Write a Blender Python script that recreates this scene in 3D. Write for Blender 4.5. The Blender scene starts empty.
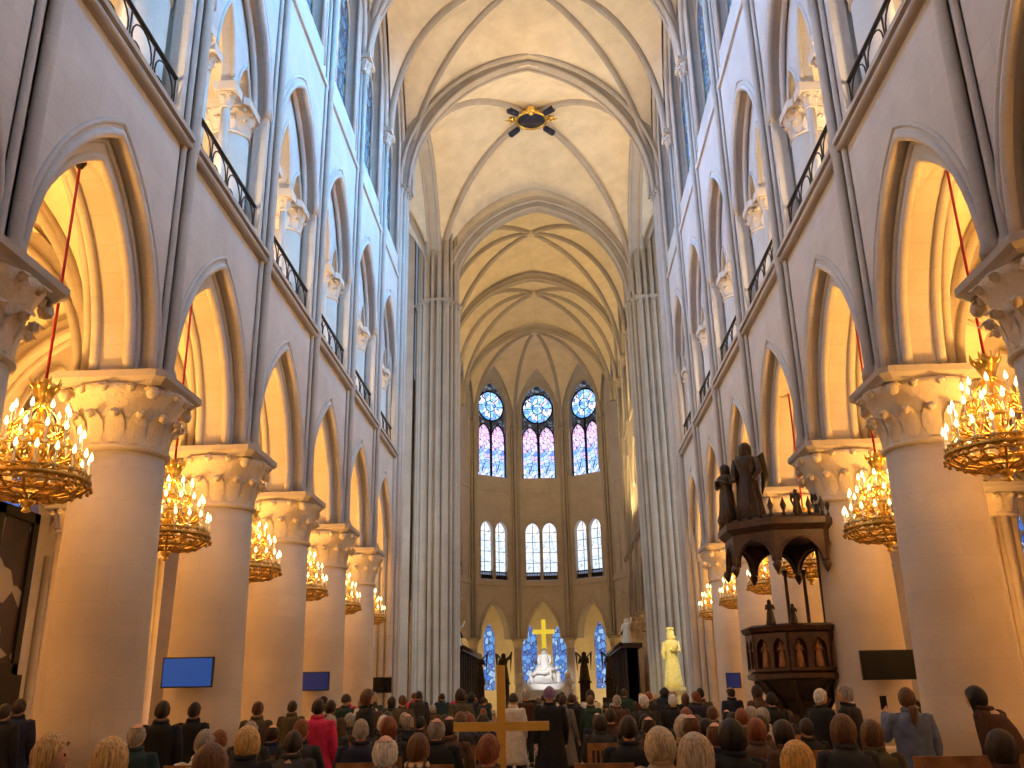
import bpy, math, random
from mathutils import Vector, Matrix
PI = math.pi
R = math.radians
C = bpy.context.scene.collection
sc = bpy.context.scene
random.seed(7)

# ------------------------------------------------------------------ camera
cd = bpy.data.cameras.new('camera')
cam = bpy.data.objects.new('camera', cd); C.objects.link(cam); sc.camera = cam
F_PX, PITCH, YAW, ROLL = 954.5, .3527, -.0429, -.017
cd.sensor_fit = 'HORIZONTAL'; cd.sensor_width = 36.0
cd.lens = F_PX / 1024 * 36.0
cd.shift_x = 6.6 / 1024; cd.shift_y = -38.66 / 1024
cd.clip_start = .05; cd.clip_end = 400
cw, sw, cp, sp_ = math.cos(YAW), math.sin(YAW), math.cos(PITCH), math.sin(PITCH)
fwd = Vector((cp * sw, cp * cw, sp_)); up0 = Vector((-sp_ * sw, -sp_ * cw, cp)); rt0 = Vector((cw, -sw, 0))
rt = rt0 * math.cos(ROLL) + up0 * math.sin(ROLL); up = -rt0 * math.sin(ROLL) + up0 * math.cos(ROLL)
cam.matrix_world = Matrix(((rt.x, up.x, -fwd.x, .3612), (rt.y, up.y, -fwd.y, 0), (rt.z, up.z, -fwd.z, 1.65), (0, 0, 0, 1)))

# ------------------------------------------------------------------ world, view
w = bpy.data.worlds.new('world'); sc.world = w; w.use_nodes = True
w.node_tree.nodes['Background'].inputs[0].default_value = (.55, .7, 1, 1)
w.node_tree.nodes['Background'].inputs[1].default_value = .5
sc.view_settings.view_transform = 'Standard'; sc.view_settings.look = 'None'
sc.view_settings.exposure = -0.38; sc.view_settings.gamma = 1.0
sc.view_settings.use_curve_mapping = False
sc.cycles.use_denoising = True
sc.cycles.max_bounces = 6; sc.cycles.diffuse_bounces = 4; sc.cycles.glossy_bounces = 2
sc.cycles.sample_clamp_indirect = 6

# ------------------------------------------------------------------ dimensions
WX = 6.2                      # nave face of the arcade walls
BAY = 4.966
def yk(k, s): return 15.2 + BAY * (k - 1) + (1.0 if s > 0 else 0.0)
ZC, ZSILL, ZCL, ZSPR, ZTOP = 6.75, 11.4, 19.6, 24.4, 33.4
CH_E = 210

# ------------------------------------------------------------------ lamps
WARM, AMBER, CREAM, BLUE, COOL = (1, .56, .22), (1, .47, .1), (1, .75, .45), (.1, .46, 1), (.66, .8, 1)
def lamp(kind, loc, energy, col, size=.25, aim=None, angle=100, blend=.6, sy=None):
    l = bpy.data.lights.new(kind.lower() + '_light', kind); l.energy = energy; l.color = col
    o = bpy.data.objects.new(kind.lower() + '_light', l); C.objects.link(o); o.location = loc
    if kind == 'AREA':
        l.size = size
        if sy: l.shape = 'RECTANGLE'; l.size_y = sy
    else: l.shadow_soft_size = size
    if kind == 'SPOT': l.spot_size = R(angle); l.spot_blend = blend
    if aim: o.rotation_euler = (Vector(aim) - Vector(loc)).to_track_quat('-Z', 'Y').to_euler()
    return o
for s in (-1, 1):
    for k in range(-2, 6):
        ym = yk(k + .5, s)
        # aisle lamps behind the arcade, gallery lamps behind the railings
        lamp('SPOT', (s * 9.4, ym, 4.2), 2900, AMBER, .3, (s * 9.0, ym, 9), 150, 1.0); lamp('POINT', (s * 10.2, ym, 4.5), 200, AMBER, .3)
        lamp('POINT', (s * 7.9, ym - 1.0, 12.0), 850, (1, .76, .48), .2)
        # daylight of the clerestory windows
        lamp('AREA', (s * 6.4, ym, 24), (1250 if s > 0 else 640) * (.3 if k == 5 else 1), BLUE if s > 0 else (.25, .5, 1), 2.2, (s * -6, ym + 2.5, 18.8), sy=6.5).data.spread = R(75)
    for k in range(-1, 6):
        # projectors standing on the ledge under the clerestory, turned up to the vault
        lamp('SPOT', (s * 6.1, yk(k, s) + .5, 20.6), 1250, CREAM, .15, (s * -3, yk(k, s) + 1.5, 31), 95)
        # projectors on the gallery ledge turned down into the nave
        lamp('SPOT', (s * 6.0, yk(k, s) + .6, 12.0), 135, (1, .8, .58), .15, (s * -5, yk(k, s) + 3.0, 4), 120)

# ------------------------------------------------------------------ materials
def nodes(name):
    m = bpy.data.materials.new(name); m.use_nodes = True
    return m, m.node_tree, m.node_tree.nodes['Principled BSDF']
def flat(name, col, rough=.6, metal=0, var=.12, scale=8, spec=.3):
    m, t, b = nodes(name)
    n = t.nodes.new('ShaderNodeTexNoise'); n.inputs['Scale'].default_value = scale; n.inputs['Detail'].default_value = 4
    tc = t.nodes.new('ShaderNodeTexCoord'); t.links.new(tc.outputs['Object'], n.inputs['Vector'])
    r = t.nodes.new('ShaderNodeValToRGB')
    r.color_ramp.elements[0].position = .3; r.color_ramp.elements[1].position = .7
    r.color_ramp.elements[0].color = (*[max(0, c * (1 - var)) for c in col], 1)
    r.color_ramp.elements[1].color = (*[min(1, c * (1 + var)) for c in col], 1)
    t.links.new(n.outputs['Fac'], r.inputs['Fac']); t.links.new(r.outputs['Color'], b.inputs['Base Color'])
    b.inputs['Roughness'].default_value = rough; b.inputs['Metallic'].default_value = metal
    b.inputs['Specular IOR Level'].default_value = spec
    return m
def stone(name, col, bw=.95, bh=.38, mortar=.9, bump=.15, fac=.55):
    m, t, b = nodes(name); N = t.nodes.new; L = t.links.new
    g = N('ShaderNodeNewGeometry'); s = N('ShaderNodeSeparateXYZ'); L(g.outputs['Position'], s.inputs[0])
    a = N('ShaderNodeMath'); a.operation = 'ADD'; L(s.outputs[0], a.inputs[0]); L(s.outputs[1], a.inputs[1])
    c = N('ShaderNodeCombineXYZ'); L(a.outputs[0], c.inputs[0]); L(s.outputs[2], c.inputs[1])
    br = N('ShaderNodeTexBrick'); L(c.outputs[0], br.inputs['Vector'])
    br.inputs['Scale'].default_value = 1; br.inputs['Brick Width'].default_value = bw; br.inputs['Row Height'].default_value = bh
    br.inputs['Mortar Size'].default_value = .012; br.inputs['Mortar Smooth'].default_value = .6
    br.inputs['Color1'].default_value = (*[x * 1.03 for x in col], 1); br.inputs['Color2'].default_value = (*[x * .97 for x in col], 1)
    br.inputs['Mortar'].default_value = (*[x * mortar for x in col], 1)
    n = N('ShaderNodeTexNoise'); n.inputs['Scale'].default_value = .9; n.inputs['Detail'].default_value = 8; n.inputs['Roughness'].default_value = .65
    L(g.outputs['Position'], n.inputs['Vector'])
    r = N('ShaderNodeValToRGB'); r.color_ramp.elements[0].position = .3; r.color_ramp.elements[1].position = .75
    r.color_ramp.elements[0].color = (.84, .82, .80, 1); r.color_ramp.elements[1].color = (1.06, 1.05, 1.03, 1)
    L(n.outputs['Fac'], r.inputs['Fac'])
    x = N('ShaderNodeMix'); x.data_type = 'RGBA'; x.blend_type = 'MULTIPLY'; x.inputs['Factor'].default_value = 1
    L(br.outputs['Color'], x.inputs['A']); L(r.outputs['Color'], x.inputs['B']); L(x.outputs['Result'], b.inputs['Base Color'])
    bp = N('ShaderNodeBump'); bp.inputs['Strength'].default_value = bump; bp.inputs['Distance'].default_value = .05
    n2 = N('ShaderNodeTexNoise'); n2.inputs['Scale'].default_value = 14; n2.inputs['Detail'].default_value = 6
    L(g.outputs['Position'], n2.inputs['Vector']); L(n2.outputs['Fac'], bp.inputs['Height']); L(bp.outputs['Normal'], b.inputs['Normal'])
    b.inputs['Roughness'].default_value = .85; b.inputs['Specular IOR Level'].default_value = .15
    return m
def glow(name, col, strength):
    m, t, b = nodes(name)
    b.inputs['Base Color'].default_value = (*[c * .4 for c in col], 1)
    b.inputs['Emission Color'].default_value = (*col, 1); b.inputs['Emission Strength'].default_value = strength
    return m
def stained(name, cols, strength, scale=2.2, lead=.07, bands=None):
    """lit stained glass: voronoi panes in a palette, dark leads; bands mixes in a second palette by height"""
    m, t, b = nodes(name); N = t.nodes.new; L = t.links.new
    tc = N('ShaderNodeTexCoord')
    v = N('ShaderNodeTexVoronoi'); v.inputs['Scale'].default_value = scale; L(tc.outputs['Object'], v.inputs['Vector'])
    sx = N('ShaderNodeSeparateColor'); L(v.outputs['Color'], sx.inputs[0])
    r = N('ShaderNodeValToRGB'); r.color_ramp.interpolation = 'CONSTANT'
    while len(r.color_ramp.elements) < len(cols): r.color_ramp.elements.new(.5)
    for i, c in enumerate(cols):
        r.color_ramp.elements[i].position = i / len(cols); r.color_ramp.elements[i].color = (*c, 1)
    L(sx.outputs[0], r.inputs['Fac'])
    col = r.outputs['Color']
    if bands:
        sz = N('ShaderNodeSeparateXYZ'); L(tc.outputs['Object'], sz.inputs[0])
        mr = N('ShaderNodeMapRange'); mr.inputs['From Min'].default_value = bands[0]; mr.inputs['From Max'].default_value = bands[1]
        L(sz.outputs[2], mr.inputs['Value'])
        r2 = N('ShaderNodeValToRGB')
        bc = bands[2]
        while len(r2.color_ramp.elements) < len(bc): r2.color_ramp.elements.new(.5)
        for i, c in enumerate(bc):
            r2.color_ramp.elements[i].position = i / (len(bc) - 1); r2.color_ramp.elements[i].color = (*c, 1)
        L(mr.outputs[0], r2.inputs['Fac'])
        x = N('ShaderNodeMix'); x.data_type = 'RGBA'; x.inputs['Factor'].default_value = .6
        L(col, x.inputs['A']); L(r2.outputs['Color'], x.inputs['B']); col = x.outputs['Result']
    d = N('ShaderNodeTexVoronoi'); d.feature = 'DISTANCE_TO_EDGE'; d.inputs['Scale'].default_value = scale; L(tc.outputs['Object'], d.inputs['Vector'])
    g = N('ShaderNodeMath'); g.operation = 'GREATER_THAN'; g.inputs[1].default_value = lead; L(d.outputs['Distance'], g.inputs[0])
    x2 = N('ShaderNodeMix'); x2.data_type = 'RGBA'; x2.inputs['A'].default_value = (.02, .03, .06, 1)
    L(g.outputs[0], x2.inputs['Factor']); L(col, x2.inputs['B'])
    L(x2.outputs['Result'], b.inputs['Emission Color']); b.inputs['Emission Strength'].default_value = strength
    b.inputs['Base Color'].default_value = (.03, .04, .06, 1); b.inputs['Roughness'].default_value = .3
    return m
M = {}
M['stone'] = stone('limestone', (.54, .50, .455))
M['column'] = stone('column_limestone', (.62, .54, .45), 1.5, .52, .94)
M['vault'] = stone('vault_limestone', (.80, .70, .53), .7, .22, .97, .1)
M['moulding'] = stone('moulding_limestone', (.46, .415, .365), 1.2, .5, .9)
M['carved'] = stone('carved_limestone', (.72, .62, .48), 3, 3, .95, .5)
M['floor'] = stone('floor_stone', (.55, .47, .38), .8, .8, .7)
M['iron'] = flat('black_iron', (.025, .02, .018), .5, .6)
M['gold'] = flat('gilt_metal', (.85, .55, .13), .28, 1, .15, 20)
M['old_gold'] = flat('darker_gilt_metal', (.55, .33, .08), .35, 1, .3, 20)
M['rope'] = flat('red_rope', (.38, .02, .03), .8)
M['candle'] = flat('cream_candle', (.9, .82, .62), .5)
M['bulb'] = glow('candle_bulb', (1, .72, .3), 9)
M['wood'] = flat('dark_carved_oak', (.05, .02, .01), .4, 0, .45, 6, .5)
M['wood2'] = flat('dark_oak_panel', (.028, .012, .007), .42, 0, .4, 6, .5)
M['chair_wood'] = flat('chair_oak', (.33, .15, .06), .5, 0, .3, 10)
M['rush'] = flat('rush_seat', (.55, .38, .18), .8, 0, .3, 40)
M['bezel'] = flat('black_plastic', (.012, .012, .014), .35)
M['blue_screen'] = glow('blue_screen', (.006, .085, .38), .8)
M['navy_screen'] = glow('navy_screen', (.006, .022, .13), .6)
M['off_screen'] = flat('dark_screen', (.006, .006, .007), .25)
M['cross_gold'] = flat('polished_gold_wood', (1.0, .6, .12), .3, .3, .1, 5)
M['altar_gold'] = glow('glowing_gold', (1, .74, .06), .9)  # gold that emits: the brightness of the lit cross is put into its material
M['marble'] = flat('white_marble', (.85, .86, .87), .4, 0, .06)
M['bronze'] = flat('dark_bronze', (.06, .045, .03), .4, .7, .4)
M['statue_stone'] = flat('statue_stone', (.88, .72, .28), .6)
M['medal'] = flat('deep_blue_enamel', (.015, .02, .05), .4)
M['glass_blue'] = stained('blue_stained_glass', [(.02, .10, .35), (.05, .25, .62), (.10, .40, .75), (.25, .55, .8)], .9, 3.0)
M['glass_apse'] = stained('apse_lancet_glass', [(.05, .2, .85), (.25, .5, 1), (.9, .5, .7), (.75, .85, 1), (.2, .4, .95)], 2.4, 2.5, .04,
    (-2, 2.2, [(.55, .7, 1), (.35, .55, 1), (.08, .25, .9), (.9, .55, .75), (1, .5, .65)]))
M['glass_rose'] = stained('apse_roundel_glass', [(.1, .35, 1), (.3, .6, 1), (.7, .85, 1), (.15, .35, .9), (.85, .7, .95)], 2.3, 2.6, .04)
M['glass_clear'] = stained('clear_leaded_glass', [(.72, .84, 1), (.85, .92, 1), (.95, .95, 1)], 1.7, 1.1, .012)
M['glass_amb'] = stained('ambulatory_glass', [(.05, .2, .7), (.15, .4, .9), (.4, .65, 1), (.1, .2, .6)], 1.2, 2.5, .05)
M['glass_dim'] = stained('dim_tracery_glass', [(.1, .09, .08), (.25, .35, .5), (.12, .1, .09), (.5, .6, .7)], .5, 3, .1)
M['skin'] = flat('skin', (.62, .36, .25), .55, 0, .06)
M['eye'] = flat('eye_dark', (.03, .02, .02), .3)
M['lip'] = flat('lips', (.45, .16, .14), .5)

# ------------------------------------------------------------------ mesh builder
class MB:
    def __init__(s): s.v = []; s.f = []; s.sm = []; s.mi = []
    def add(s, vs, fs, smooth=False, mi=0):
        o = len(s.v); s.v += [tuple(p) for p in vs]
        for f in fs: s.f.append(tuple(i + o for i in f)); s.sm.append(smooth); s.mi.append(mi)
    def box(s, x0, x1, y0, y1, z0, z1, mi=0):
        s.add([(x, y, z) for z in (z0, z1) for y in (y0, y1) for x in (x0, x1)],
              [(0, 2, 3, 1), (4, 5, 7, 6), (0, 1, 5, 4), (2, 6, 7, 3), (0, 4, 6, 2), (1, 3, 7, 5)], False, mi)
    def lathe(s, prof, n=24, c=(0, 0), mi=0, smooth=True, sx=1, sy=1, fold=None):
        vs = []
        for r, z in prof:
            for i in range(n):
                a = 2 * PI * i / n; q = r * (fold(a, z) if fold else 1)
                vs.append((c[0] + q * sx * math.cos(a), c[1] + q * sy * math.sin(a), z))
        fs = [(j * n + i, j * n + (i + 1) % n, (j + 1) * n + (i + 1) % n, (j + 1) * n + i) for j in range(len(prof) - 1) for i in range(n)]
        fs += [tuple(range(n))[::-1], tuple((len(prof) - 1) * n + i for i in range(n))]
        s.add(vs, fs, smooth, mi)
    def tube(s, pts, r, n=8, mi=0, closed=False, flat_=1.0):
        pts = [Vector(p) for p in pts]; m = len(pts); vs = []; prev = None
        rr = r if isinstance(r, (list, tuple)) else [r] * m
        for i, p in enumerate(pts):
            a = pts[i - 1] if (i > 0 or closed) else p; b = pts[(i + 1) % m] if (i < m - 1 or closed) else p
            t = (b - a).normalized()
            if prev is None: u = t.orthogonal().normalized()
            else:
                u = prev - t * prev.dot(t); u = u.normalized() if u.length > 1e-6 else t.orthogonal().normalized()
            prev = u; q = t.cross(u)
            for k in range(n):
                g = 2 * PI * k / n; vs.append(p + u * rr[i] * math.cos(g) + q * rr[i] * flat_ * math.sin(g))
        seg = m if closed else m - 1
        fs = [(i * n + k, i * n + (k + 1) % n, ((i + 1) % m) * n + (k + 1) % n, ((i + 1) % m) * n + k) for i in range(seg) for k in range(n)]
        if not closed: fs += [tuple(range(n))[::-1], tuple((m - 1) * n + k for k in range(n))]
        s.add(vs, fs, True, mi)
    def ball(s, c, r, n=12, mi=0, sc=(1, 1, 1)):
        vs = []; h = n // 2
        for j in range(h + 1):
            t = PI * j / h
            for i in range(n):
                a = 2 * PI * i / n
                vs.append((c[0] + r * sc[0] * math.sin(t) * math.cos(a), c[1] + r * sc[1] * math.sin(t) * math.sin(a), c[2] + r * sc[2] * math.cos(t)))
        s.add(vs, [(j * n + i, j * n + (i + 1) % n, (j + 1) * n + (i + 1) % n, (j + 1) * n + i) for j in range(h) for i in range(n)], True, mi)
    def loft(s, rings, mi=0, smooth=True, cap=True):
        n = len(rings[0]); vs = [p for r in rings for p in r]
        fs = [(j * n + i, j * n + (i + 1) % n, (j + 1) * n + (i + 1) % n, (j + 1) * n + i) for j in range(len(rings) - 1) for i in range(n)]
        if cap: fs += [tuple(range(n))[::-1], tuple((len(rings) - 1) * n + i for i in range(n))]
        s.add(vs, fs, smooth, mi)
    def sweep(s, pts, wd, dp, side):
        """rectangular section of width wd along the horizontal vector side, depth dp above the path"""
        pts = [Vector(p) for p in pts]; side = Vector(side).normalized(); vs = []; m = len(pts)
        for i, p in enumerate(pts):
            t = (pts[min(i + 1, m - 1)] - pts[max(i - 1, 0)]).normalized(); nrm = t.cross(side)
            if nrm.z < 0: nrm = -nrm
            if abs(nrm.z) < .02: nrm = Vector((nrm.x, nrm.y, 0))
            vs += [p - side * wd / 2, p + side * wd / 2, p + side * wd / 2 + nrm * dp, p - side * wd / 2 + nrm * dp]
        s.add(vs, [(i * 4 + k, i * 4 + (k + 1) % 4, (i + 1) * 4 + (k + 1) % 4, (i + 1) * 4 + k) for i in range(m - 1) for k in range(4)], False)
    def mesh(s, name, mats):
        me = bpy.data.meshes.new(name); me.from_pydata(s.v, [], s.f); me.update()
        for p, q, i in zip(me.polygons, s.sm, s.mi): p.use_smooth = q; p.material_index = i
        for m in (mats if isinstance(mats, (list, tuple)) else [mats]): me.materials.append(m)
        return me
    def build(s, name, mats, parent=None, loc=(0, 0, 0)):
        return link(name, s.mesh(name, mats), parent, loc)
def link(name, me, parent=None, loc=(0, 0, 0), rz=0):
    o = bpy.data.objects.new(name, me); C.objects.link(o); o.parent = parent; o.location = loc; o.rotation_euler = (0, 0, rz)
    return o
def tag(o, label=None, cat=None, group=None, kind=None):
    if label: o['label'] = label
    if cat: o['category'] = cat
    if group: o['group'] = group
    if kind: o['kind'] = kind
    return o
def empty(name, loc=(0, 0, 0), rz=0):
    o = bpy.data.objects.new(name, None); C.objects.link(o); o.location = loc; o.rotation_euler = (0, 0, rz); o.empty_display_size = .2
    return o
def thing(name, label, cat, loc=(0, 0, 0), rz=0, group=None): return tag(empty(name, loc, rz), label, cat, group)
def struct(name, label=None, cat=None):
    return tag(empty(name), label, cat, None, 'structure')
KIDS = {}
def copy_tree(o, parent=None):
    c = o.copy(); C.objects.link(c); c.parent = parent
    for ch in list(o.children): copy_tree(ch, c)
    return c

# ------------------------------------------------------------------ curves
def arch(a, rise, n=14):
    """pointed arch: points (s, z) from -a to a above the springing"""
    r = max(rise, 1.12 * a); rad = (a * a + r * r) / (2 * a); cx = a - rad; te = math.acos((rad - a) / rad)
    h = [(cx + rad * math.cos(te * i / n), rad * math.sin(te * i / n) * rise / r) for i in range(n + 1)]
    h[-1] = (0, rise)
    return [(-x, z) for x, z in h] + [(x, z) for x, z in h[::-1][1:]]
class Frame:
    def __init__(s, o, sd, into): s.o = Vector((*o, 0)); s.s = Vector((*sd, 0)); s.i = Vector((*into, 0))
    def __call__(s, a, d, z): return s.o + s.s * a + s.i * d + Vector((0, 0, z))
def plate(mb, fr, s0, s1, z0, z1, ops, d0, d1):
    """wall slab with pointed openings (centre, half span, sill, springing, rise)"""
    ops = sorted(ops); cur = s0; segs = []
    for (c, a, zb, zs, ri) in ops:
        if c - a > cur + 1e-6: segs.append((cur, c - a, z0, z1, z0, z1))
        pts = arch(a, ri)
        for (p, q) in zip(pts, pts[1:]):
            segs.append((c + p[0], c + q[0], zs + p[1], z1, zs + q[1], z1))
            if zb > z0: segs.append((c + p[0], c + q[0], z0, zb, z0, zb))
        for (p, q) in zip(pts, pts[1:]):
            mb.add([fr(c + p[0], d0, zs + p[1]), fr(c + q[0], d0, zs + q[1]), fr(c + q[0], d1, zs + q[1]), fr(c + p[0], d1, zs + p[1])], [(0, 1, 2, 3)], True)
        for e in (c - a, c + a):
            if zs > zb: mb.add([fr(e, d0, zb), fr(e, d1, zb), fr(e, d1, zs), fr(e, d0, zs)], [(0, 1, 2, 3)])
        if zb > z0: mb.add([fr(c - a, d0, zb), fr(c + a, d0, zb), fr(c + a, d1, zb), fr(c - a, d1, zb)], [(0, 1, 2, 3)])
        cur = c + a
    if s1 > cur + 1e-6: segs.append((cur, s1, z0, z1, z0, z1))
    for (a, b, za, zb, zc, zd) in segs:
        for d in (d0, d1): mb.add([fr(a, d, za), fr(b, d, zc), fr(b, d, zd), fr(a, d, zb)], [(0, 1, 2, 3)])
    for (a, b, za, zb, zc, zd) in segs:
        if za == z0: mb.add([fr(a, d0, z0), fr(b, d0, z0), fr(b, d1, z0), fr(a, d1, z0)], [(0, 1, 2, 3)])
    mb.add([fr(s0, d0, z1), fr(s1, d0, z1), fr(s1, d1, z1), fr(s0, d1, z1)], [(0, 1, 2, 3)])
    for e in (s0, s1): mb.add([fr(e, d0, z0), fr(e, d1, z0), fr(e, d1, z1), fr(e, d0, z1)], [(0, 1, 2, 3)])
def sbox(mb, fr, s0, s1, d0, d1, z0, z1):
    mb.add([fr(a, d, z) for z in (z0, z1) for d in (d0, d1) for a in (s0, s1)],
           [(0, 2, 3, 1), (4, 5, 7, 6), (0, 1, 5, 4), (2, 6, 7, 3), (0, 4, 6, 2), (1, 3, 7, 5)])
def arch_tube(mb, fr, c, a, zs, ri, d, r, drop=0):
    pts = [fr(c + x, d, zs + z) for x, z in arch(a, ri, 12)]
    if drop: pts = [fr(c - a, d, zs - drop)] + pts + [fr(c + a, d, zs - drop)]
    mb.tube(pts, r, 6)

# ------------------------------------------------------------------ capitals and columns
def leaf(mb, base, out, h, wd, curl):
    """an upright leaf whose tip curls outward"""
    base = Vector(base); out = Vector(out).normalized(); side = out.cross(Vector((0, 0, 1)))
    rows = [(0, 0, .55), (.35, .02, 1), (.7, .08, .95), (.92, .2, .7), (1.0, .36, .45), (.9, .46, .2)]
    vs = []
    for t, o, wv in rows:
        for k in (-1, 0, 1):
            vs.append(base + Vector((0, 0, h * t)) + out * (o * curl + (.03 if k == 0 else -.01)) + side * (k * wd * wv / 2))
    fs = [(j * 3 + k, j * 3 + k + 1, (j + 1) * 3 + k + 1, (j + 1) * 3 + k) for j in range(5) for k in range(2)]
    mb.add(vs, fs, True)
def capital_mb(r0, r1, h, rows=2, n=12, square=False):
    mb = MB()
    mb.lathe([(r0 * 1.0, 0), (r0 * 1.09, .03 * h), (r0 * 1.09, .07 * h), (r0, .1 * h), (r0 * 1.02, .35 * h), (r0 * 1.1, .65 * h), (r1 * .93, .9 * h), (r1, h)], 24)
    for j in range(rows):
        z = h * (.12 + .40 * j / max(1, rows - 1)) if rows > 1 else h * .2
        for i in range(n):
            a = 2 * PI * (i + .5 * j) / n; rr = r0 * (1.0 + .07 * j)
            leaf(mb, (rr * math.cos(a), rr * math.sin(a), z), (math.cos(a), math.sin(a), 0), h * .46, 2 * PI * r0 / n * .95, h * .62)
            mb.ball(((rr + h * .17) * math.cos(a), (rr + h * .17) * math.sin(a), z + h * .43), h * .08, 6)
    for i in range(4):
        a = PI / 4 + i * PI / 2
        leaf(mb, (r0 * 1.05 * math.cos(a), r0 * 1.05 * math.sin(a), h * .4), (math.cos(a), math.sin(a), 0), h * .58, r0 * .55, h * .75)
        mb.ball((r0 * 1.45 * math.cos(a), r0 * 1.45 * math.sin(a), h * .88), h * .11, 8)
    return mb
def octo(hw, ch, z): return [(x, y, z) for x, y in ((hw - ch, -hw), (hw, -hw + ch), (hw, hw - ch), (hw - ch, hw), (-hw + ch, hw), (-hw, hw - ch), (-hw, -hw + ch), (-hw + ch, -hw))]
def abacus_mb(hw, z0, z1):
    mb = MB(); h = z1 - z0
    mb.loft([octo(hw * .88, hw * .12, z0), octo(hw * .92, hw * .12, z0 + h * .25), octo(hw, hw * .13, z0 + h * .5), octo(hw, hw * .13, z1)], smooth=False)
    return mb
CAPH = 1.05
col_shaft = MB(); col_shaft.lathe([(.80, .62), (.775, 1.2), (.75, 3), (.715, ZC - .22 - CAPH)], 40)
col_base = MB(); col_base.loft([octo(1.08, .3, 0), octo(1.08, .3, .26), octo(1.0, .3, .3)], smooth=False)
col_base.lathe([(1.0, .3), (1.04, .36), (1.0, .43), (.88, .47), (.86, .52), (.9, .56), (.88, .6), (.80, .63)], 40)
ME_cs = col_shaft.mesh('shaft', M['column']); ME_cb = col_base.mesh('base', M['column'])
ME_cc = capital_mb(.715, .98, CAPH, 2, 14).mesh('capital', M['carved']); ME_ca = abacus_mb(.96, 0, .22).mesh('abacus', M['moulding'])
def stone_column(x, y, label, group):
    t = thing('stone_column', label, 'column', (x, y, 0), 0, group)
    link('base', ME_cb, t); link('shaft', ME_cs, t); link('capital', ME_cc, t, (0, 0, ZC - .22 - CAPH)); link('abacus', ME_ca, t, (0, 0, ZC - .22))
    return t
ORD = ['behind the camera position', 'beside the camera', 'cut by the photo edge', 'big first one inside the photo', 'second', 'third', 'fourth', 'fifth, last before the crossing']
LBL = {(-1, 0): 'round limestone column cut by the left edge of the photo, only its capital seen',
       (-1, 1): 'widest round limestone column on the left, between two chandeliers',
       (-1, 2): 'round limestone column on the left with the large bright blue screen on it',
       (-1, 3): 'round limestone column on the left between the bright blue and the navy screen',
       (-1, 4): 'round limestone column on the left carrying the navy blue screen',
       (-1, 5): 'last slim-looking limestone column on the left before the crossing pier',
       (1, 0): 'round limestone column cut by the right edge of the photo, capital beside the chandelier rope',
       (1, 1): 'widest round limestone column on the right, beside the nearest right chandelier',
       (1, 2): 'round limestone column on the right carrying the black screen, behind the pulpit stair',
       (1, 3): 'round limestone column on the right standing behind the carved pulpit canopy',
       (1, 4): 'round limestone column on the right seen through the pulpit, with small blue screen',
       (1, 5): 'last limestone column on the right beside the crossing pier'}
for s in (-1, 1):
    for k in range(-1, 6):
        stone_column(6.92 if s > 0 else -6.78, yk(k, s) + .15, LBL.get((s, k), 'round limestone column level with the camera on the %s side' % ('left' if s < 0 else 'right')), 'round nave columns')

# ------------------------------------------------------------------ nave walls
ME_bigcap = capital_mb(.46, .6, .62, 2, 10); ME_smallcap = capital_mb(.12, .22, .38, 1, 7)
def arcade_mb(s, hb):
    fr = Frame((0, 0), (0, 1), (s, 0)); mb = MB()
    plate(mb, fr, -hb, hb, ZC, ZSILL - .1, [(0, hb - .36, ZC, ZC, 3.35)], 0, .26)
    plate(mb, fr, -hb, hb, ZC, ZSILL - .1, [(0, hb - .64, ZC, ZC, 2.95)], .26, .9)
    plate(mb, fr, -hb, hb, ZC, ZSILL - .1, [(0, hb - .36, ZC, ZC, 3.35)], .9, 1.16)
    for (a, ri, d, r) in ((hb - .36, 3.35, .02, .08), (hb - .2, 3.55, .0, .05), (hb - .44, 3.25, .26, .06), (hb - .64, 2.95, .3, .09), (hb - .64, 2.95, .86, .09), (hb - .36, 3.35, 1.14, .08)):
        arch_tube(mb, fr, 0, a, ZC, ri, d, r)
    return mb
def sill_mb(s, hb):
    fr = Frame((0, 0), (0, 1), (s, 0)); mb = MB()
    sbox(mb, fr, -hb, hb, -.1, 1.2, ZSILL - .12, ZSILL + .04); sbox(mb, fr, -hb, hb, -.2, .5, ZSILL + .04, ZSILL + .14)
    mb.tube([fr(-hb, -.1, ZSILL - .06), fr(hb, -.1, ZSILL - .06)], .07, 8)
    return mb
def gallery_mb(s, hb):
    fr = Frame((0, 0), (0, 1), (s, 0)); mb = MB(); ag = hb - .5
    plate(mb, fr, -hb, hb, ZSILL, ZCL, [(0, ag, ZSILL + .14, 15.0, 3.0)], 0, .32)
    plate(mb, fr, -hb, hb, 15.0, ZCL, [(-1.36, .5, 15.0, 15.0, 1.05), (0, .56, 15.0, 15.2, 1.7), (1.36, .5, 15.0, 15.0, 1.05)], .42, .7)
    for e in (-1, 1):
        sbox(mb, fr, e * hb, e * (hb - .42), .32, 1.1, ZSILL, ZCL)
        arch_tube(mb, fr, e * 1.36, .5, 15.0, 1.05, .42, .05)
    arch_tube(mb, fr, 0, .56, 15.2, 1.7, .42, .05); arch_tube(mb, fr, 0, ag, 15.0, 3.0, .02, .09); arch_tube(mb, fr, 0, ag - .1, 15.0, 2.88, .32, .08); arch_tube(mb, fr, 0, ag + .2, 15.0, 3.25, 0, .05)
    return mb
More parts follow.
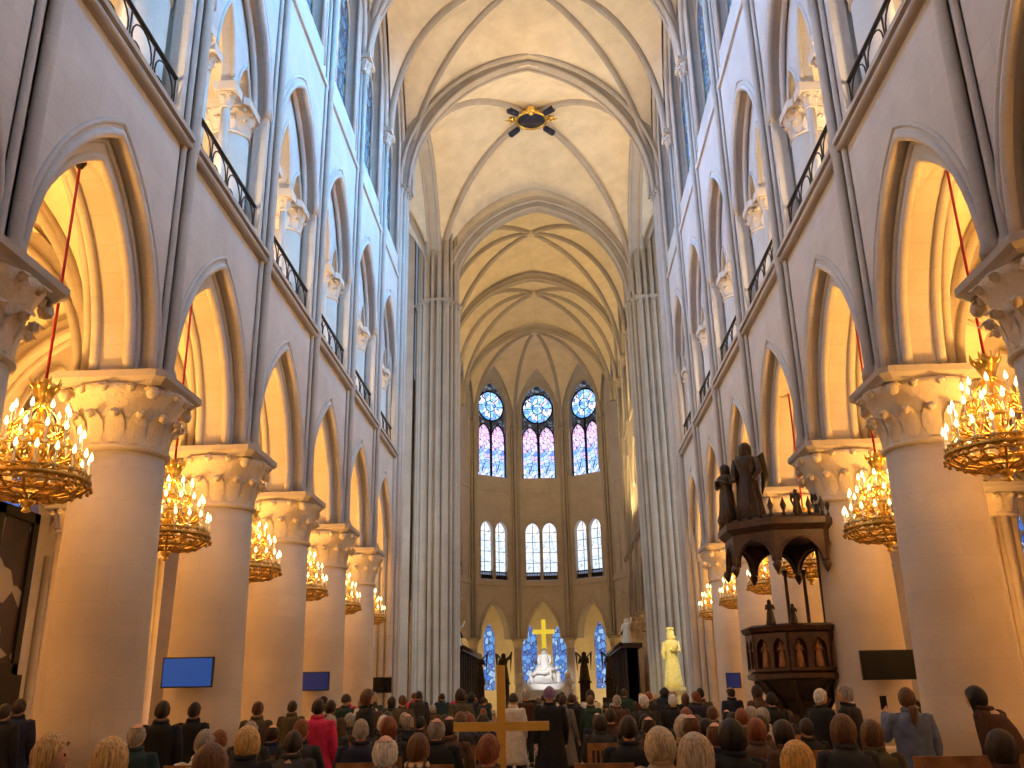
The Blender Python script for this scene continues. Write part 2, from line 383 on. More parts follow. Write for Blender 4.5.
def pier_mb(fr, sgn, hb):
    mb = MB(); c = fr(sgn * (hb - .78), .8, 0)
    mb.lathe([(.54, ZSILL + .1), (.56, ZSILL + .25), (.48, ZSILL + .35), (.46, 14.3)], 20, (c.x, c.y))
    for v, f, q in [(ME_bigcap.v, ME_bigcap.f, ME_bigcap.sm)]:
        mb.add([(x + c.x, y + c.y, z + 14.2) for x, y, z in v], f, True)
    mb.add([(x + c.x, y + c.y, z) for x, y, z in octo(.62, .12, 14.82) + octo(.62, .12, 15.02)], [tuple(range(8))[::-1], tuple(range(8, 16))] + [(i, (i + 1) % 8, 8 + (i + 1) % 8, 8 + i) for i in range(8)])
    return mb
def colonnette_mb():
    mb = MB()
    mb.lathe([(.2, ZSILL + .1), (.2, ZSILL + .2), (.14, ZSILL + .3), (.11, ZSILL + .36), (.105, 14.45)], 14)
    mb.add([(x, y, z + 14.42) for x, y, z in ME_smallcap.v], ME_smallcap.f, True)
    mb.box(-.26, .26, -.26, .26, 14.8, 15.02)
    return mb
def railing_mb(s, hb):
    fr = Frame((0, 0), (0, 1), (s, 0)); mb = MB(); a = hb - .55
    for z, r in ((12.55, .045), (11.78, .022)): mb.tube([fr(-a, .12, z), fr(a, .12, z)], r, 8)
    n = 4
    for i in range(n + 1):
        x = -a + 2 * a * i / n; mb.tube([fr(x, .12, ZSILL + .1), fr(x, .12, 12.55)], .018, 6)
        if i < n:
            d = 2 * a / n
            mb.tube([fr(x + d * (.5 + .42 * math.cos(t)), .12, 12.12 + .36 * math.sin(t)) for t in [PI * j / 8 for j in range(-1, 10)]], .017, 6)
            mb.tube([fr(x + d * (.3 + .2 * math.cos(t)), .12, 11.95 + .12 * math.sin(t)) for t in [2 * PI * j / 10 for j in range(10)]], .013, 6, closed=True)
    return mb
def clerestory_mb(s, hb):
    fr = Frame((0, 0), (0, 1), (s, 0)); mb = MB()
    plate(mb, fr, -hb, hb, ZCL, ZTOP, [(0, hb - .85, 20.7, 26.2, 2.6)], 0, .55)
    sbox(mb, fr, -hb, hb, -.08, .05, ZCL, ZCL + .16)
    arch_tube(mb, fr, 0, hb - .85, 26.2, 2.6, .02, .08, 5.5); arch_tube(mb, fr, 0, hb - .55, 26.2, 2.95, 0, .06, 6)
    arch_tube(mb, fr, 0, hb - .2, ZSPR, 5.6, -.1, .12)
    return mb
def shafts_mb(s):
    fr = Frame((0, 0), (0, 1), (s, 0)); mb = MB()
    for a, d, r in ((0, -.12, .1), (-.2, -.02, .07), (.2, -.02, .07)):
        c = fr(a, d, 0)
        mb.lathe([(r * 1.5, ZC), (r * 1.6, ZC + .1), (r * 1.3, ZC + .2), (r, ZC + .26), (r, 11.2), (r * 1.3, 11.4), (r * 1.3, 11.62), (r, 11.7), (r, 19.5), (r * 1.25, 19.58), (r * 1.25, 19.75), (r, 19.85), (r, ZSPR - .55)], 12, (c.x, c.y))
    c = fr(0, -.1, 0)
    for sa, rr in ((0, .16), (-.25, .11), (.25, .11)):
        cc = fr(sa, -.1, 0); q = rr / .12
        mb.add([(x * q + cc.x, y * q + cc.y, z * 1.2 + ZSPR - .6) for x, y, z in ME_smallcap.v], ME_smallcap.f, True)
    sbox(mb, fr, -.5, .5, -.4, .2, ZSPR - .12, ZSPR + .06)
    sbox(mb, fr, -.3, .3, .0, .2, ZC, ZTOP - 3)
    return mb
HB = BAY / 2
def tracery_mb(fr, a, zb, zs, ri, r=.06):
    mb = MB(); ro = a * .46
    mb.tube([fr(0, 0, zb), fr(0, 0, zs)], r, 6); mb.tube([fr(-a, 0, zb), fr(a, 0, zb)], r, 6)
    for e in (-1, 1):
        arch_tube(mb, fr, e * a / 2, a / 2, zs - a * .55, a * .62, 0, r, 0)
    zc = zs + ri - ro * 1.62
    mb.tube([fr(ro * math.cos(t), 0, zc + ro * math.sin(t)) for t in [2 * PI * i / 20 for i in range(20)]], r, 6, closed=True)
    for i in range(1, 7):
        z = zb + (zs - zb) * i / 7; mb.tube([fr(-a, .02, z), fr(a, .02, z)], r * .35, 4)
    arch_tube(mb, fr, 0, a, zs, ri, 0, r, zs - zb)
    return mb
def glass_mb(fr, a, zb, zs, ri, d=.06):
    mb = MB(); pts = [(-a, zb)] + [(x, zs + z) for x, z in arch(a, ri)] + [(a, zb)]
    n = len(pts); vs = [fr(x, dd, z) for dd in (d, d + .04) for x, z in pts]
    mb.add(vs, [tuple(range(n)), tuple(range(n, 2 * n))[::-1]] + [(i, (i + 1) % n, n + (i + 1) % n, n + i) for i in range(n)])
    return mb
WIN = [0]
def window(me_glass, me_trac, loc, rz=0):
    WIN[0] += 1
    t = tag(empty('window_%d' % WIN[0], loc, rz), kind='structure')
    link('glass', me_glass, t); link('tracery', me_trac, t)
    return t
for s, side in ((-1, 'left'), (1, 'right')):
    wl = struct('wall_' + side, 'tall limestone nave wall on the %s with arcade, gallery and clerestory' % side, 'wall')
    ma = arcade_mb(s, HB).mesh('arcade_arch', M['stone']); ms = sill_mb(s, HB).mesh('string_course', M['moulding'])
    mg = gallery_mb(s, HB).mesh('gallery_arch', M['stone']); mcl = clerestory_mb(s, HB).mesh('clerestory_wall', M['stone'])
    mshaft = shafts_mb(s).mesh('wall_shaft', M['moulding'])
    fr = Frame((0, 0), (0, 1), (s, 0))
    mp = [pier_mb(fr, e, HB).mesh('gallery_pier', M['column']) for e in (-1, 1)]
    mcol = colonnette_mb().mesh('colonnette', M['column'])
    mr = railing_mb(s, HB).mesh('iron_railing', M['iron'])
    frw = Frame((0, 0), (0, 1), (s, 0)); aw = HB - .85
    mgl = glass_mb(frw, aw, 20.7, 26.2, 2.6).mesh('glass', M['glass_blue']); mtr = tracery_mb(frw, aw, 20.7, 26.2, 2.6).mesh('tracery', M['moulding'])
    for k in range(-2, 6):
        p = (s * WX, yk(k + .5, s), 0)
        for nm, me in (('arcade_arch', ma), ('string_course', ms), ('gallery_arch', mg), ('clerestory_wall', mcl), ('gallery_pier', mp[0]), ('gallery_pier', mp[1])):
            link(nm, me, wl, p)
        for e in (-.7, .7): link('colonnette', mcol, wl, (s * (WX + .56), yk(k + .5, s) + e, 0))
        link('wall_shaft', mshaft, wl, (s * WX, yk(k, s), 0))
        window(mgl, mtr, (s * (WX + .38), yk(k + .5, s), 0))
        num = ['', '', 'nearest gallery opening', 'second gallery opening from the front', 'third gallery opening from the front', 'fourth gallery opening from the front', 'fifth gallery opening from the front', 'last gallery opening before the crossing'][k + 2] or 'gallery opening above the camera'
        tag(link('iron_railing', mr, None, p), 'black iron railing of the %s on the %s' % (num, side), 'railing', 'gallery railings')
    # gallery room behind the openings: floor, back wall, sloping roof
    y0, y1 = yk(-2, s), yk(6, s)
    g = struct('floor_gallery_' + side); mb = MB(); mb.box(min(s * 6.8, s * 12.6), max(s * 6.8, s * 12.6), y0, y1, 11.0, ZSILL - .02); mb.build('slab', M['stone'], g)
    g = struct('wall_gallery_' + side); mb = MB(); mb.box(min(s * 12.2, s * 12.7), max(s * 12.2, s * 12.7), y0, y1, 11, 19.4)
    for k in range(-2, 7):
        mb.box(min(s * 7.4, s * 12.3), max(s * 7.4, s * 12.3), yk(k, s) - .25, yk(k, s) + .25, 17.2, 19.4)
    mb.build('back_wall', M['vault'], g)
    g = struct('ceiling_gallery_' + side); mb = MB(); mb.box(min(s * 6.8, s * 12.7), max(s * 6.8, s * 12.7), y0, y1, 19.3, 19.6); mb.build('slab', M['vault'], g)

# ------------------------------------------------------------------ vaults
def ribcurve(a, b, n=16, pw=.5):
    """quarter curve from springing a to boss b (x, y, z)"""
    a, b = Vector(a), Vector(b); out = []
    for i in range(n + 1):
        t = PI / 2 * i / n; u = 1 - math.cos(t); v = math.sin(t)
        out.append(Vector((a.x + (b.x - a.x) * u, a.y + (b.y - a.y) * u, a.z + (b.z - a.z) * v)))
    return out
def archcurve(a, b, rise, n=16):
    a, b = Vector(a), Vector(b); m = (a + b) / 2; h = (b - a) / 2; l = h.length
    return [m + h * (x / l) + Vector((0, 0, z)) for x, z in arch(l, rise, n)]
def web(mb, A, B, lift=.12, cells=6):
    """loft between curve A and curve B (same count), slightly domed"""
    n = len(A); vs = []
    for i in range(n):
        for j in range(cells + 1):
            u = j / cells; p = A[i].lerp(B[i], u); p = p + Vector((0, 0, lift + .25 * math.sin(PI * u) * (i / (n - 1)))); vs.append(p)
    k = cells + 1
    mb.add(vs, [(i * k + j, i * k + j + 1, (i + 1) * k + j + 1, (i + 1) * k + j) for i in range(n - 1) for j in range(cells)], True)
def half(curve, first=True):
    n = len(curve) // 2
    return curve[:n + 1] if first else curve[::-1][:n + 1]
def resample(c, n):
    out = []
    for i in range(n + 1):
        x = i / n * (len(c) - 1); j = min(int(x), len(c) - 2); out.append(c[j].lerp(c[j + 1], x - j))
    return out
def vault(parent, nodes_, bounds, boss, rib_r=.15, boss_r=.3, mweb='vault'):
    """nodes_: springing points in order around the bay; bounds: apex height of the arch between node i and i+1"""
    mw = MB(); ribs = [ribcurve(p, boss) for p in nodes_]
    for i in range(len(nodes_)):
        a, b = nodes_[i], nodes_[(i + 1) % len(nodes_)]
        if bounds[i] is None: continue
        bc = archcurve(a, b, bounds[i] - a[2], 16)
        web(mw, half(bc), ribs[i]); web(mw, half(bc, False), ribs[(i + 1) % len(nodes_)])
    mw.build('vault_web', M[mweb], parent)
    for rc in ribs:
        mr = MB(); mr.tube(rc, rib_r, 8); mr.tube([p + Vector((0, 0, .12)) for p in rc], rib_r * 1.2, 6); mr.build('rib', M['moulding'], parent)
    if boss_r:
        mk = MB(); mk.lathe([(boss_r * .5, boss[2] - .22), (boss_r, boss[2] - .15), (boss_r * 1.1, boss[2]), (boss_r, boss[2] + .3)], 16, (boss[0], boss[1])); mk.build('boss', M['carved'], parent)
def transverse(parent, a, b, rise, wd, dp, orders=1):
    mb = MB(); c = archcurve(a, b, rise, 22); d = (Vector(b) - Vector(a)); side = Vector((-d.y, d.x, 0))
    mb.sweep(c, wd, dp, side)
    sd = side.normalized()
    for e in (-1, 1): mb.tube([p + sd * e * wd * .42 for p in c], .1, 6)
    if orders > 1:
        c2 = archcurve(Vector(a) + (Vector(a) - Vector(b)).normalized() * .4, Vector(b) + (Vector(b) - Vector(a)).normalized() * .4, rise + .28, 22)
        mb.sweep(c2, wd * 1.7, .3, side)
        for e in (-1, 1): mb.tube([p + sd * e * wd * .8 for p in c2], .11, 6)
    mb.build('transverse_arch', M['moulding'], parent)
XS = 5.95
ceil = struct('ceiling_nave', 'cream limestone rib vault over the nave', 'ceiling')
for k in (4, 2, 0, -2):
    P = lambda kk, s: (s * XS, yk(kk, s), ZSPR)
    ctr = (0, (yk(k + 1, -1) + yk(k + 1, 1)) / 2, 32.6)
    vault(ceil, [P(k, -1), P(k + 1, -1), P(k + 2, -1), P(k + 2, 1), P(k + 1, 1), P(k, 1)], [30.4, 30.4, 31.5, 30.4, 30.4, 31.5], ctr)
    if k > -2: transverse(ceil, P(k, -1), P(k, 1), 6.8, .5, .4)
YW = (yk(6, -1), yk(6, 1)); YE = (53.3, 53.8)
cx_ceil = struct('ceiling_crossing', 'cream limestone vault over the crossing', 'ceiling')
transverse(cx_ceil, (-5.85, YW[0], ZSPR), (5.85, YW[1], ZSPR), 7.25, .75, .3, 2)
transverse(cx_ceil, (-5.2, YE[0], ZSPR - .5), (5.6, YE[1], ZSPR - .5), 6.6, .75, .4, 2)
for nm_, xa, xb, yy, zs_, ri_ in (('wall_crossing_west', -5.9, 5.9, YW, ZSPR, 7.4), ('wall_crossing_east', -5.25, 5.65, YE, ZSPR - .5, 6.85)):
    d_ = Vector((xb - xa, yy[1] - yy[0], 0)).normalized(); f_ = Frame(((xa + xb) / 2, (yy[0] + yy[1]) / 2), (d_.x, d_.y), (-d_.y, d_.x)); h_ = (xb - xa) / 2
    mb = MB(); plate(mb, f_, -h_ - .7, h_ + .7, zs_, 36, [(0, h_, zs_, zs_, ri_)], -.3, .3); mb.build('spandrel', M['vault'], struct(nm_))
BOSS = (.05, (YW[0] + YW[1] + YE[0] + YE[1]) / 4, 33.0)
vault(cx_ceil, [(-5.95, YW[0] + .5, ZSPR), (-5.95, YE[0] - .5, ZSPR), (5.95, YE[1] - .5, ZSPR), (5.95, YW[1] + .5, ZSPR)], [31.6, 31.6, 31.6, 32.0], BOSS, .16, 0)
for s, i in ((-1, 0), (1, 1)):
    transverse(cx_ceil, (s * 6.1, YW[i] + .6, ZSPR), (s * 6.1, YE[i] - .6, ZSPR), 6.9, .8, .4)
# gilt medallion at the crossing keystone
t = thing('keystone_medallion', 'dark oval keystone medallion with gilt angels on the crossing vault', 'keystone', BOSS)
mb = MB(); mb.lathe([(.01, -.34), (.78, -.32), (.8, -.2)], 32); mb.build('disc', M['medal'], t)
mb = MB(); mb.tube([(.86 * math.cos(a), .86 * math.sin(a), -.3) for a in [2 * PI * i / 32 for i in range(32)]], .09, 8, closed=True); mb.build('gilt_ring', M['gold'], t)
for (ax, rr, sz) in ((270, 1.25, 1.25), (200, 1.2, .8), (340, 1.2, .8)):
    mb = MB(); x, y = rr * math.cos(R(ax)), rr * math.sin(R(ax))
    mb.ball((x, y, -.45), .24 * sz, 10, sc=(1, 1, .8)); mb.ball((x, y - .12 * sz, -.75), .12 * sz, 10)
    for e in (-1, 1):
        mb.tube([(x, y, -.5), (x + e * .3 * sz, y - .05, -.6), (x + e * .48 * sz, y + .1, -.45)], [.13 * sz, .12 * sz, .03], 8, flat_=.5)
    mb.build('gilt_angel', M['gold'], t)
for ax in (45, 135, 225, 315):
    mb = MB(); d = Vector((math.cos(R(ax)), math.sin(R(ax)), 0)); mb.tube([d * 1.1 + Vector((0, 0, -.36)), d * 1.75 + Vector((0, 0, -.4))], [.17, .2], 8); mb.build('dark_rib_end', M['medal'], t)

# ------------------------------------------------------------------ aisles
aisle_cell = {}
def cluster_mb(r=.36, ztop=5.9, n=8):
    mb = MB()
    mb.lathe([(r * 1.9, 0), (r * 1.9, .25), (r * 1.6, .4), (r * 1.1, .55), (r, .6), (r, ztop)], 16)
    for i in range(n):
        a = 2 * PI * i / n; c = (r * 1.1 * math.cos(a), r * 1.1 * math.sin(a))
        mb.lathe([(r * .5, .3), (r * .45, .5), (r * .28, .6), (r * .28, ztop)], 8, c)
    return mb
ME_cl = cluster_mb().mesh('clustered_shaft', M['column']); ME_clc = capital_mb(.5, .72, .95, 2, 10).mesh('capital', M['carved']); ME_cla = abacus_mb(.78, 0, .25).mesh('abacus', M['moulding'])
for s, side in ((-1, 'left'), (1, 'right')):
    ca = struct('ceiling_aisle_' + side); y0 = yk(-2, s)
    for bi, (xa, xb) in enumerate(((7.55, 12.4), (12.8, 18.4))):
        proto = empty('aisle_vault', (0, 0, 0)); proto.parent = ca
        nd = [(s * xa, -HB, ZC), (s * xa, HB, ZC), (s * xb, HB, ZC), (s * xb, -HB, ZC)]
        # one mesh for the web and one per rib, copied bay by bay
        first = []
        before = set(bpy.data.objects)
        vault(ca, nd, [10.3, 10.4, 10.3, 10.4], (s * (xa + xb) / 2, 0, 10.75), .12, .25)
        transverse(ca, (s * xa, -HB, ZC), (s * xb, -HB, ZC), 3.15, .5, .3)
        first = [o for o in bpy.data.objects if o not in before]
        bpy.data.objects.remove(proto)
        for k in range(-2, 6):
            for o in first:
                c = o if k == -2 else o.copy()
                if k > -2: C.objects.link(c); c.parent = ca
                c.location = (0, yk(k + .5, s), 0)
    for k in range(-1, 6):
        near = {0: 'level with the first chandelier', 1: 'behind the widest nave column', 2: 'behind the second nave column', 3: 'behind the third nave column', 4: 'behind the fourth nave column', 5: 'behind the last nave column'}.get(k, 'beside the camera')
        t = thing('clustered_column', 'slim clustered limestone column in the %s aisle %s' % (side, near), 'column', (s * 12.3, yk(k, s), 0), 0, 'clustered aisle columns')
        link('clustered_shaft', ME_cl, t); link('capital', ME_clc, t, (0, 0, 5.9)); link('abacus', ME_cla, t, (0, 0, ZC - .25))
    # arches between the two aisles, outer wall with chapel arches
    wa = struct('wall_aisle_' + side); frA = Frame((s * 12.05, 0), (0, 1), (s, 0)); frO = Frame((s * 18.2, 0), (0, 1), (s, 0))
    for k in range(-2, 6):
        ym = yk(k + .5, s); mb = MB(); plate(mb, frA, ym - HB, ym + HB, ZC, 11, [(ym, HB - .5, ZC, ZC, 3.0)], 0, .6)
        arch_tube(mb, frA, ym, HB - .5, ZC, 3.0, 0, .09); mb.build('aisle_arch', M['stone'], wa)
        mb = MB(); plate(mb, frO, ym - HB, ym + HB, 0, 11, [(ym, 1.5, 4.2, 7.2, 2.3)], 0, .5)
        for e in (-1, 1):
            mb.lathe([(.3, 0), (.3, .3), (.16, .45), (.14, ZC)], 10, (s * 18.1, ym + e * (HB - .25)))
        mb.build('chapel_wall', M['stone'], wa)
        f2 = Frame((0, 0), (0, 1), (s, 0))
        if k == -2:
            g2 = glass_mb(f2, 1.5, 4.2, 7.2, 2.3).mesh('glass', M['glass_amb']); t2 = tracery_mb(f2, 1.5, 4.2, 7.2, 2.3).mesh('tracery', M['moulding'])
        window(g2, t2, (s * 18.55, ym, 0))

# ------------------------------------------------------------------ crossing piers and transepts
def cluster_pier(x, y, label, r, shafts, zt=ZSPR):
    t = thing('crossing_pier', label, 'pier', (x, y, 0), 0, 'crossing piers'); t['kind'] = 'structure'
    mb = MB(); mb.loft([octo(r * 1.15, r * .4, 0), octo(r * 1.15, r * .4, .5), octo(r, r * .4, .8), octo(r, r * .4, 1.0)], smooth=False); mb.build('base', M['moulding'], t)
    mb = MB(); mb.lathe([(r * .85, .8), (r * .85, zt), (r * .7, zt + .1), (r * .7, ZTOP - 2)], 24); mb.build('core', M['column'], t)
    for (ax, rr, q) in shafts:
        mb = MB(); c = (rr * math.cos(R(ax)), rr * math.sin(R(ax)))
        mb.lathe([(q * 1.5, .8), (q * 1.5, 1.1), (q, 1.3), (q, zt - .6), (q * .8, zt), (q * .8, zt + 5)], 12, c)
        mb.build('shaft', M['moulding'], t)
        mb = MB(); k = q / .12 * .75; mb.add([(vx * k + c[0], vy * k + c[1], vz * 1.6 + zt - .65) for vx, vy, vz in ME_smallcap.v], ME_smallcap.f, True)
        mb.box(c[0] - q * 1.4, c[0] + q * 1.4, c[1] - q * 1.4, c[1] + q * 1.4, zt - .1, zt + .06); mb.build('capital', M['moulding'], t)
SHW = [(a, .72, .17 if i % 2 else .12) for i, a in enumerate(range(0, 360, 24))]
SHE = [(a, 1.12, (.22, .12, .15)[i % 3]) for i, a in enumerate(range(0, 360, 20))]
for s, i, side in ((-1, 0, 'left'), (1, 1, 'right')):
    cluster_pier(s * 6.7, YW[i] + .1, 'tall clustered crossing pier next to the last %s nave column' % side, .85, SHW)
    cluster_pier(s * 6.35 + .38, YE[i], 'wide fluted crossing pier at the %s side of the choir entrance' % side, 1.25, SHE, ZSPR - .5)
    wt = struct('wall_transept_' + side); mb = MB()
    for (a, b, c, d) in ((7.3, 20, YW[i] - .3, YW[i] + .3), (7.4, 20, YE[i] - .3, YE[i] + .3), (20, 20.6, YW[i] - .3, YE[i] + .3)):
        mb.box(min(s * a, s * b), max(s * a, s * b), c, d, 0, ZTOP)
    mb.build('wall_face', M['stone'], wt)
    ct = struct('ceiling_transept_' + side)
    vault(ct, [(s * 6.3, YW[i] + .5, ZSPR), (s * 6.3, YE[i] - .5, ZSPR), (s * 20, YE[i] - .5, ZSPR), (s * 20, YW[i] + .5, ZSPR)], [31.6] * 4, (s * 13, 46.8, 32.6), .15)
    lamp('AREA', (s * 19.5, 46.8, 18), 3000 if s > 0 else 2600, COOL, 7, (0, 46.8, 16), sy=12)
for s_, q_ in ((-1, 0), (1, 1)): lamp('SPOT', (s_ * 5.6, YW[q_] + 1.2, 24.9), 1500, (1, .66, .3), .15, (s_ * -1.5, 47.5, 33), 130)  # unseen warm spots added to brighten the crossing vault
for s_, q_ in ((-1, 0), (1, 1)): lamp('SPOT', (s_ * 5.8, yk(4, s_) + .6, 12.2), 2200, (.85, .9, 1), .2, (s_ * -5.6, 53, 15), 34)  # unseen cool spots added to lighten the east crossing piers
lamp('POINT', (-9.5, 46.5, 8), 500, CREAM, .4); lamp('POINT', (9.5, 46.5, 8), 500, CREAM, .4)

# ------------------------------------------------------------------ choir
XC = -.3; CW = 6.5
YCH = [54.2, 59.6, 65.0, 70.3, 75.6]
YCR = [54.6, 59.9, 65.2, 70.4, 75.6]
for s, side in ((-1, 'left'), (1, 'right')):
    wl = struct('wall_choir_' + side); ys = YCH if s < 0 else YCR
    for j in range(4):
        hb = (ys[j + 1] - ys[j]) / 2; p = (XC + s * CW, (ys[j] + ys[j + 1]) / 2, 0); fr = Frame((0, 0), (0, 1), (s, 0))
        arcade_mb(s, hb).build('arcade_arch', M['stone'], wl, p); sill_mb(s, hb).build('string_course', M['moulding'], wl, p)
        gallery_mb(s, hb).build('gallery_arch', M['stone'], wl, p); clerestory_mb(s, hb).build('clerestory_wall', M['stone'], wl, p)
        for e in (-1, 1): pier_mb(fr, e, hb).build('gallery_pier', M['column'], wl, p)
        for e in (-.7, .7): colonnette_mb().build('colonnette', M['column'], wl, (p[0] + s * .56, p[1] + e, 0))
        shafts_mb(s).build('wall_shaft', M['moulding'], wl, (p[0], ys[j], 0))
        window(glass_mb(fr, hb - .85, 20.7, 26.2, 2.6).mesh('glass', M['glass_blue']), tracery_mb(fr, hb - .85, 20.7, 26.2, 2.6).mesh('tracery', M['moulding']), (p[0] + s * .38, p[1], 0))
        if j: stone_column(XC + s * (CW + .7), ys[j], 'round column on the %s side of the choir behind the crossing pier' % side, 'round choir columns')
    mb = MB(); mb.box(min(XC + s * 12.2, XC + s * 12.6), max(XC + s * 12.2, XC + s * 12.6), 53.8, 78, 0, 19.5)
    mb.box(min(XC + s * 7.2, XC + s * 12.6), max(XC + s * 7.2, XC + s * 12.6), 53.8, 78, 11, 11.4); mb.box(min(XC + s * 7.2, XC + s * 12.6), max(XC + s * 7.2, XC + s * 12.6), 53.8, 78, 19.2, 19.6)
    mb.build('ambulatory_wall', M['vault'], wl)
    for y in (57, 62.5, 68, 73):
        lamp('POINT', (XC + s * 9.4, y, 12.8), 160, CREAM, .3); lamp('POINT', (XC + s * 9.4, y, 4.5), 150, AMBER, .3)
cc = struct('ceiling_choir', 'warm lit rib vault over the choir and apse', 'ceiling')
Q = lambda j, s: (XC + s * 6.1, (YCH if s < 0 else YCR)[j], ZSPR)
for j in (0, 2):
    vault(cc, [Q(j, -1), Q(j + 1, -1), Q(j + 2, -1), Q(j + 2, 1), Q(j + 1, 1), Q(j, 1)], [30.2, 30.2, 31.3, 30.2, 30.2, 31.3], (XC, (Q(j + 1, -1)[1] + Q(j + 1, 1)[1]) / 2, 31.9), .15)
    if j: transverse(cc, Q(j, -1), Q(j, 1), 6.4, .5, .35)
transverse(cc, Q(4, -1), Q(4, 1), 6.4, .5, .35)
# apse: five facets of a decagon
AC = (-.42, 77.2); AR = 6.85; CR = AR / math.cos(R(18))
ang = [90 + 90 - 36 * i for i in range(6)]
V = [(AC[0] + CR * math.cos(R(a)), AC[1] + CR * math.sin(R(a))) for a in ang]
AB = (AC[0], 79.0, 31.9)
vb = [(AC[0] + (CR - .35) * math.cos(R(a)), AC[1] + (CR - .35) * math.sin(R(a)), ZSPR) for a in ang]
vault(cc, vb + [Q(4, 1), Q(4, -1)], [30.0] * 5 + [None, 31.3, None], AB, .14, .35)
wapse = struct('wall_apse', 'curved stone apse wall with three tall stained glass windows', 'wall')
apse_lab = ['', 'left', 'middle', 'right', '']
for i in range(5):
    a, b = Vector((*V[i], 0)), Vector((*V[i + 1], 0)); m = (a + b) / 2; sd = (b - a).normalized(); hb = (b - a).length / 2
    into = (m - Vector((*AC, 0))).normalized(); fr = Frame((m.x, m.y), (sd.x, sd.y), (into.x, into.y))
    mb = MB()
    plate(mb, fr, -hb, hb, 6.2, 10.6, [(0, hb - .75, 6.2, 6.2, 3.1)], 0, .9); arch_tube(mb, fr, 0, hb - .75, 6.2, 3.1, 0, .12); arch_tube(mb, fr, 0, hb - .5, 6.2, 3.4, 0, .06)
    mb.build('arcade_arch', M['stone'], wapse)
    mb = MB(); plate(mb, fr, -hb, hb, 10.6, 18.6, [(-.74, .66, 11.0, 15.1, .9), (.74, .66, 11.0, 15.1, .9)] if 0 < i < 4 else [], 0, .5)
    sbox(mb, fr, -hb, hb, -.12, .1, 10.5, 10.7); sbox(mb, fr, -hb, hb, -.08, .1, 18.5, 18.7)
    for e in (-.74, .74): arch_tube(mb, fr, e, .66, 15.1, .9, 0, .06, 4)
    mb.build('triforium_wall', M['stone'], wapse)
    mb = MB(); plate(mb, fr, -hb, hb, 18.6, ZTOP, [(0, 1.55, 19.9, 26.3, 2.4)] if 0 < i < 4 else [], 0, .6)
    arch_tube(mb, fr, 0, 1.55, 26.3, 2.4, 0, .09, 6.2); arch_tube(mb, fr, 0, 1.8, 26.3, 2.8, 0, .07, 6.2); mb.build('clerestory_wall', M['stone'], wapse)
    # triforium windows
    for e in (-.74, .74) if 0 < i < 4 else ():
        o = fr(e, .4, 0); rz = math.atan2(sd.y, sd.x)
        f0 = Frame((0, 0), (1, 0), (0, 1))
        g1 = glass_mb(f0, .66, 11.7, 15.1, .85).mesh('glass', M['glass_clear']); mt = MB(); mt.tube([(0, 0, 11.7), (0, 0, 15.9)], .03, 5)
        for z in (12.5, 13.4, 14.3, 15.1): mt.tube([(-.6, 0, z), (.6, 0, z)], .025, 5)
        window(g1, mt.mesh('tracery', M['iron']), (o.x, o.y, 0), rz)
        mt = MB()
        for q in range(6): mt.tube([(-.55 + .22 * q, 0, 11.0), (-.55 + .22 * q, 0, 11.65)], .03, 5)
        mt.box(-.62, .62, -.04, .04, 11.6, 11.7); mt.box(-.62, .62, -.03, .03, 11.05, 11.4)
        o = fr(e, .2, 0); r_ = mt.build('balustrade', M['iron'], None, (o.x, o.y, 0)); r_.rotation_euler = (0, 0, rz)
        tag(r_, 'dark balustrade in %s half of apse gallery opening, %s' % ('left' if e < 0 else 'right', ['facet beside the left choir wall', 'below the left stained window', 'below the middle stained window', 'below the right stained window', 'facet beside the right choir wall'][i]), 'railing', 'apse gallery balustrades')
    # great window: two lancets and a roundel
    if i in (0, 4): continue
    WIN[0] += 1; o = fr(0, .35, 22); wd = tag(empty('window_%d' % WIN[0], (o.x, o.y, 22), math.atan2(sd.y, sd.x)), kind='structure')
    if apse_lab[i]: wd['label'] = 'tall stained glass window with roundel, %s of the three in the apse' % apse_lab[i]; wd['category'] = 'window'
    f0 = Frame((0, 0), (1, 0), (0, 1))
    for e in (-.76, .76):
        glass_mb(f0, .68, -2.1, 1.55, 1.15).build('lancet_glass', M['glass_apse'], wd).location = (e, 0, 0)
    mb = MB(); mb.lathe([(1.33, 0), (1.33, .04)], 32); me = mb.mesh('roundel_glass', M['glass_rose']); g_ = link('roundel_glass', me, wd, (0, .06, 4.4)); g_.rotation_euler = (-PI / 2, 0, 0)
    mb = MB()
    for e in (-.76, .76): arch_tube(mb, f0, e, .7, 1.55, 1.15, 0, .07, 3.65)
    mb.tube([(1.38 * math.cos(t), 0, 4.4 + 1.38 * math.sin(t)) for t in [2 * PI * q / 28 for q in range(28)]], .08, 6, closed=True)
    mb.tube([(.5 * math.cos(t), 0, 4.4 + .5 * math.sin(t)) for t in [2 * PI * q / 20 for q in range(20)]], .04, 6, closed=True)
    for q in range(8): mb.tube([(.5 * math.cos(q * PI / 4), 0, 4.4 + .5 * math.sin(q * PI / 4)), (1.38 * math.cos(q * PI / 4), 0, 4.4 + 1.38 * math.sin(q * PI / 4))], .035, 5)
    pts = [(-1.5, 4.3)] + [(x, 4.3 + z) for x, z in arch(1.5, 2.35)] + [(1.5, 4.3)]
    mb.box(-.08, .08, -.05, .05, -2.1, 3.0)
    mb.build('tracery', M['iron'], wd)
    mb = MB()   # glass between roundel and lancets
    n_ = glass_mb(f0, 1.5, -2.1, 4.3, 2.35, .14); n_.build('spandrel_glass', M['glass_dim'], wd)
